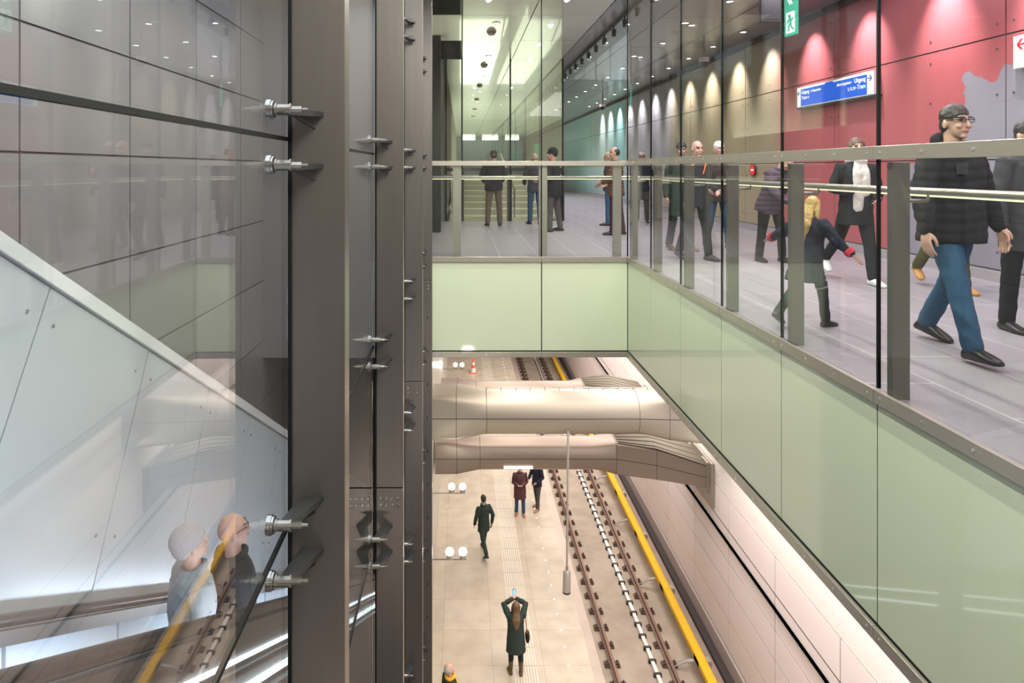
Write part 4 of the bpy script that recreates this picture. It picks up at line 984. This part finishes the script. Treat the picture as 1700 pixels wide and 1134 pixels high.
# on the bridge
person('person in dark jacket and grey-brown trousers at the back glass, seen from behind', (0.77, 15.75, 0), 2, 1.78, lean=-1, legs=((0, 0, 5, 0), (2, 2, 5, 0)), hands=((-.20, .30, 1.02), (.20, .30, 1.02)), coat='black', legm='khaki', hair='short', hairm='dark', fat=1.14, head=(0, -6), legfat=1.05, elbow_out=.5)
person('person in a grey jacket and blue jeans half hidden behind a bridge post', (1.80, 16.25, 0), 8, 1.72, legs=STAND, hands=((-.2, .28, 1.0), (.22, .2, 1.0)), coat='charcoal', hem=-.12, legm='jeans', hair='fringe', hairm='grey', head=(10, 0))
person('person in a black coat, dark trousers and black knit hat looking to the left', (1.99, 14.35, 0), 62, 1.77, legs=((4, 4, 4, 0), (-6, 3, 5, 0)), hands=((-.2, .25, 1.08), (.22, .22, 1.0)), coat='black', hem=-.18, legm='greyt', hat='black', head=(14, 0), fat=1.08)
person('person in brown jacket and blue trousers behind the one in maroon trousers', (3.55, 15.9, 0), 70, 1.74, legs=STAND, hands=((-.22, .2, 1.0), (.22, .2, 1.0)), coat='darkbrown', legm='bluejeans', hair='thin', hairm='grey', head=(10, 0))
person('person in brown padded jacket and maroon trousers beside the glass corner', (3.17, 13.6, 0), 60, 1.78, legs=((3, 2, 3, 0), (-6, 2, 4, 0)), hands=((-.12, .24, 1.05), (.16, .2, 1.02)), coat='brown', hem=-.14, legm='maroon', hair='thin', hairm='dark', head=(20, 0), fat=1.14, puff=1)
person('grey-haired person in a dark navy coat standing behind the glass corner', (4.55, 16.7, 0), 165, 1.76, legs=STAND, hands=((-.1, .22, 1.08), (.1, .22, 1.08)), coat='navy', hem=-.35, legm='black', hair='short', hairm='grey', glasses=True)
person('dark-haired person in a long dark green coat with brown shoes, holding papers', (3.66, 11.05, 0), 190, 1.78, legs=((6, 3, 3, 0), (-8, 6, 3, 0)), hands=((-.10, .24, .96), (.28, .02, .82)), coat='darkgreen', hem=-.36, legm='black', shoem='brownshoe', hair='short', hairm='dark', fat=1.08, head=(-25, -5))
bald = person('bald person in a black jacket with orange piping and black trousers', (3.50, 9.9, 0), 200, 1.76, legs=((12, 6, 3, 0), (-10, 12, 3, -10)), hands=((-.16, .26, 1.02), (.26, .08, .86)), coat='black', hem=-.12, legm='black', shoem='charcoal', hair=None, head=(-10, -4), fat=1.1, vox=.009, skin=SKP)
person('white-haired person in a brown jacket and blue jeans walking behind the bald man', (4.38, 11.3, 0), 188, 1.80, legs=((10, 4, 3, 0), (-8, 8, 3, -6)), hands=((-.27, .1, .9), (.26, .14, 1.0)), coat='darkbrown', hem=-.14, legm='jeans', shoem='brownshoe', hair='short', hairm='white', fat=1.12, skin=SKP)
# walkway
person('person in a plum padded jacket bending forward beside the sand-coloured wall', (4.52, 9.7, 0), 195, 1.66, lean=24, legs=((12, 10, 4, 0), (-4, 4, 4, 0)), hands=((-.10, .48, .92), (.12, .5, .95)), coat='plum', hem=-.14, legm='black', hair='thin', hairm='brown', head=(0, -20), fat=1.15, puff=1)
kid = person('blond child in a dark coat with red cuffs, running with both arms stretched out', (2.98, 5.72, 0), -62, 1.13, lean=8, legs=((-14, 34, 4, -30), (22, 16, 4, 0)), hands=((-.62, .10, 1.12), (.58, .06, 1.02)), coat='navy', hem=-.30, flare=.10, legm='skirt', shoem='shoe', hair='long', hairm='blond', vox=.011, fat=1.16, open_hand=True, head=(-10, 0))
person('person walking in black with a cream scarf and white sneakers', (4.70, 7.9, 0), 176, 1.72, legs=((14, 4, 2, 0), (-26, 22, 3, -30)), hands=((-.15, .2, 1.02), (.17, .26, 1.12)), coat='black', hem=-.20, legm='black', shoem='white', hair='long', hairm='brown', scarf='cream', vox=.009, head=(-8, 4), fat=1.04)
big = person('tall person with glasses in black jacket and blue jeans, striding', (3.66, 4.95, 0), 194, 1.84, legs=((-16, 14, 6, -14), (22, 4, 7, 4)), hands=((-.32, .10, .84), (.30, .06, .82)), coat='black', hem=-.12, legm='jeans', hair='short', hairm='dark', glasses=True, vox=.0075, fat=1.26, hood=True, legfat=1.05, puff=.6, head=(-6, 0))
person('person in navy with tan boots almost hidden behind the tall striding man', (5.42, 7.4, 0), 170, 1.70, legs=((12, 4, 2, 0), (-20, 24, 2, -20)), hands=((-.26, .1, .9), (.30, .1, 1.0)), coat='navy', hem=-.14, legm='olive', shoem='tan', hair='short', hairm='brown')
person('person in dark clothes cut off by the right edge of the picture', (4.72, 5.55, 0), 185, 1.74, legs=STAND, hands=((-.27, .06, .84), (.27, .06, .84)), coat='charcoal', hem=-.25, legm='black', hair='short', hairm='dark')
# escalator
def step_z(y): return AS - TAN * (math.floor((y - 0.6) / 0.40) * 0.40 + 0.6 + 0.2)
person('person in light grey coat and grey knit hat riding the escalator', (-1.65, 4.05, step_z(4.05)), -52, 1.56, legs=STAND, hands=((-.28, .08, .86), (.26, .1, .86)), coat='lightgrey', hem=-.42, legm='black', hat='greyknit', head=(4, 14), vox=.0065, fat=1.12, collar=True, hood=False, scarf=None, shoem='shoe')
person('bald person with glasses in a black coat riding the escalator, looking up to the right', (-1.53, 4.42, step_z(4.42)), -58, 1.68, legs=STAND, hands=((-.22, .16, .90), (.26, .1, .86)), coat='black', hem=-.28, legm='black', glasses=True, head=(2, 10), vox=.0065, fat=1.16, skin=SKP)
# platform
phone_p = person('person in dark green coat and brown boots, seen from behind, raising a phone', (1.26, 15.35, PZ), 3, 1.68, legs=((2, 2, 3, 0), (-2, 2, 3, 0)), hands=((-.03, .33, 1.60), (.045, .33, 1.60)), coat='darkgreen', hem=-.36, flare=.06, legm='black', boots='brownboot', hair='long', hairm='longbrown', fat=1.14, elbow_out=1.2, head=(0, 22))
person('person in maroon coat, jeans and tan shoes, left of the couple on the platform', (1.98, 22.4, PZ), 178, 1.70, legs=STAND, hands=((-.06, .22, 1.12), (.08, .22, 1.12)), coat='maroonc', hem=-.34, legm='jeans', shoem='orangeshoe', hair='short', hairm='brown', fat=1.12)
person('person in dark jacket and grey trousers, right of the couple on the platform', (2.60, 22.8, PZ), 128, 1.78, legs=((8, 4, 3, 0), (-8, 4, 3, 0)), hands=((-.2, .2, 1.0), (.2, .2, 1.0)), coat='navy', hem=-.14, legm='greyt', shoem='orangeshoe', hair='short', hairm='dark')
person('person in dark green walking along the platform beside the bright spotlights', (0.68, 20.2, PZ), 25, 1.76, legs=((-24, 14, 3, -24), (20, 4, 3, 0)), hands=((-.26, .1, .86), (.26, -.04, .86)), coat='darkgreen', hem=-.22, legm='darkgreen', hair='short', hairm='dark')
person('grey-haired person in a green jacket with a yellow scarf at the bottom edge, looking up', (-0.24, 13.35, PZ), -62, 1.72, legs=STAND, hands=((-.27, .06, .84), (.27, .06, .84)), coat='darkgreen', hem=-.12, legm='black', hair='thin', hairm='grey', scarf='yellow', head=(0, 18), vox=.009)

# bake the remeshed surfaces in one evaluation
dg = bpy.context.evaluated_depsgraph_get(); dg.update()
newm = []
for o, disp, dscale, quilt in bake:
    me = bpy.data.meshes.new_from_object(o.evaluated_get(dg)); newm.append(me)
for (o, disp, dscale, quilt), me in zip(bake, newm):
    old = o.data; mats = [m_ for m_ in old.materials]; o.modifiers.clear(); o.data = me; me.name = o.name
    me.materials.clear()
    for m_ in mats: me.materials.append(m_)
    if disp or quilt:
        nv = len(me.vertices); seed = Vector((sum(map(ord, o.name)) % 97, 3, 7))
        nrm = [v.normal.copy() for v in me.vertices]
        if dscale < 0:                                               # knitted ribs round a hat
            cx = sum(v.co.x for v in me.vertices) / nv; cy = sum(v.co.y for v in me.vertices) / nv
            for v, n_ in zip(me.vertices, nrm): v.co += n_ * .0022 * math.sin(44 * math.atan2(v.co.y - cy, v.co.x - cx))
            continue_ = True
        else: continue_ = False
        for v, n_ in (() if continue_ else zip(me.vertices, nrm)):
            d = disp * (noise.noise((v.co * dscale) + seed) + .6 * noise.noise(Vector((v.co.x * dscale * 2, v.co.y * dscale * 2, v.co.z * dscale * 1.1)) + seed))
            if quilt: d += quilt * .010 * (abs(math.sin(v.co.z * 42 + .5 * math.sin(v.co.x * 9))) - .6)
            v.co += n_ * d
    me.polygons.foreach_set('use_smooth', [True] * len(me.polygons)); me.update()
for root, inv, skin, hair in face_jobs:                                  # lips, eyes and brows as material patches of the one body surface
    me = root.data
    for p in me.polygons:
        q = inv @ p.center
        if q.y < .04 or abs(q.z) > .12: continue
        ax = abs(q.x)
        if ((ax - .030) / .0145) ** 2 + ((q.z - .012) / .0075) ** 2 < 1: p.material_index = 2
        elif ax < .052 and ax > .012 and abs(q.z - .034 + (ax - .03) * .15) < .0055: p.material_index = 3
        elif ax < .024 and abs(q.z + .064) < .008: p.material_index = 1

# things people carry and wear
inf = root_info[phone_p.name]
ph = MB().box(-.038, .038, -.005, .004, -.075, .075).build('phone', M['black'], bevel=.006)
hp_ = wpt(phone_p, (inf['arms'][0][2] + inf['arms'][1][2]) / 2)
ph.matrix_world = Matrix.Translation(Vector((1.26, 15.35, PZ)) + Matrix.Rotation(R(3), 3, 'Z') @ (hp_ + Vector((0, .035, .13))))
tag(ph, 'phone with a lit screen held up by the person in brown boots', 'phone')
MB().box(-.033, .033, -.0075, -.005, -.066, .066).build('screen', emis('phone_screen', (.25, .5, 1), 1.5), ph)
def worn(root, name, mb_, m_):
    s = root_info[root.name]['s']; mb_.v = [tuple(Vector(p) * s) for p in mb_.v]; return mb_.build(name, m_, root, smooth=True)
T_ = root_info[bald.name]['T']
worn(bald, 'orange_piping', MB().tube([T_(-.085, .125, .52), T_(-.03, .158, .43), T_(0, .165, .36)], .009, 8).tube([T_(.10, .115, .52), T_(.20, .09, .44)], .010, 8), C['orange'])
for i in (0, 1):
    S, E, W = root_info[kid.name]['arms'][i]
    worn(kid, 'red_cuff', MB().cyl(E.lerp(W, .72), E.lerp(W, .98), .066, .064, 16), C['red'])
hipk = root_info[kid.name]['LG']
for hip, kn, an, fy in hipk:
    q = MB()
    for f in (.25, .45, .65, .85): q.cyl(hip.lerp(kn, f), hip.lerp(kn, f + .05), .099 - .02 * f, n=16)
    worn(kid, 'pale_stripes', q, C['greyknit'])
T_ = root_info[big.name]['T']
worn(big, 'chest_patch', MB().loft([[T_(x, .168, z) for x, z in ((.06, .36), (.14, .36), (.14, .44), (.06, .44))], [T_(x, .150, z) for x, z in ((.06, .36), (.14, .36), (.14, .44), (.06, .44))]]), C['charcoal'])
S, E, W = root_info[phone_p.name]['arms'][1]
T_ = root_info[phone_p.name]['T']
bag = empty('shoulder_bag', (1.26, 15.35, PZ)); bag.rotation_euler = (0, 0, R(3)); tag(bag, 'dark bag with a tan strap on the person raising a phone', 'bag')
sB = root_info[phone_p.name]['s']
q = MB().ell((0, 0, 0), (.055, .12, .15), Matrix.Translation(T_(.28, -.02, -.02))); q.v = [tuple(Vector(p) * sB) for p in q.v]; q.build('bag_body', C['black'], bag, smooth=True)
q = MB().tube([T_(.26, -.08, .10), T_(.25, -.06, .3), T_(.21, 0, .565), T_(.26, .05, .3), T_(.27, .05, .1)], .012, 8); q.v = [tuple(Vector(p) * sB) for p in q.v]; q.build('strap', C['orangeshoe'], bag, smooth=True)
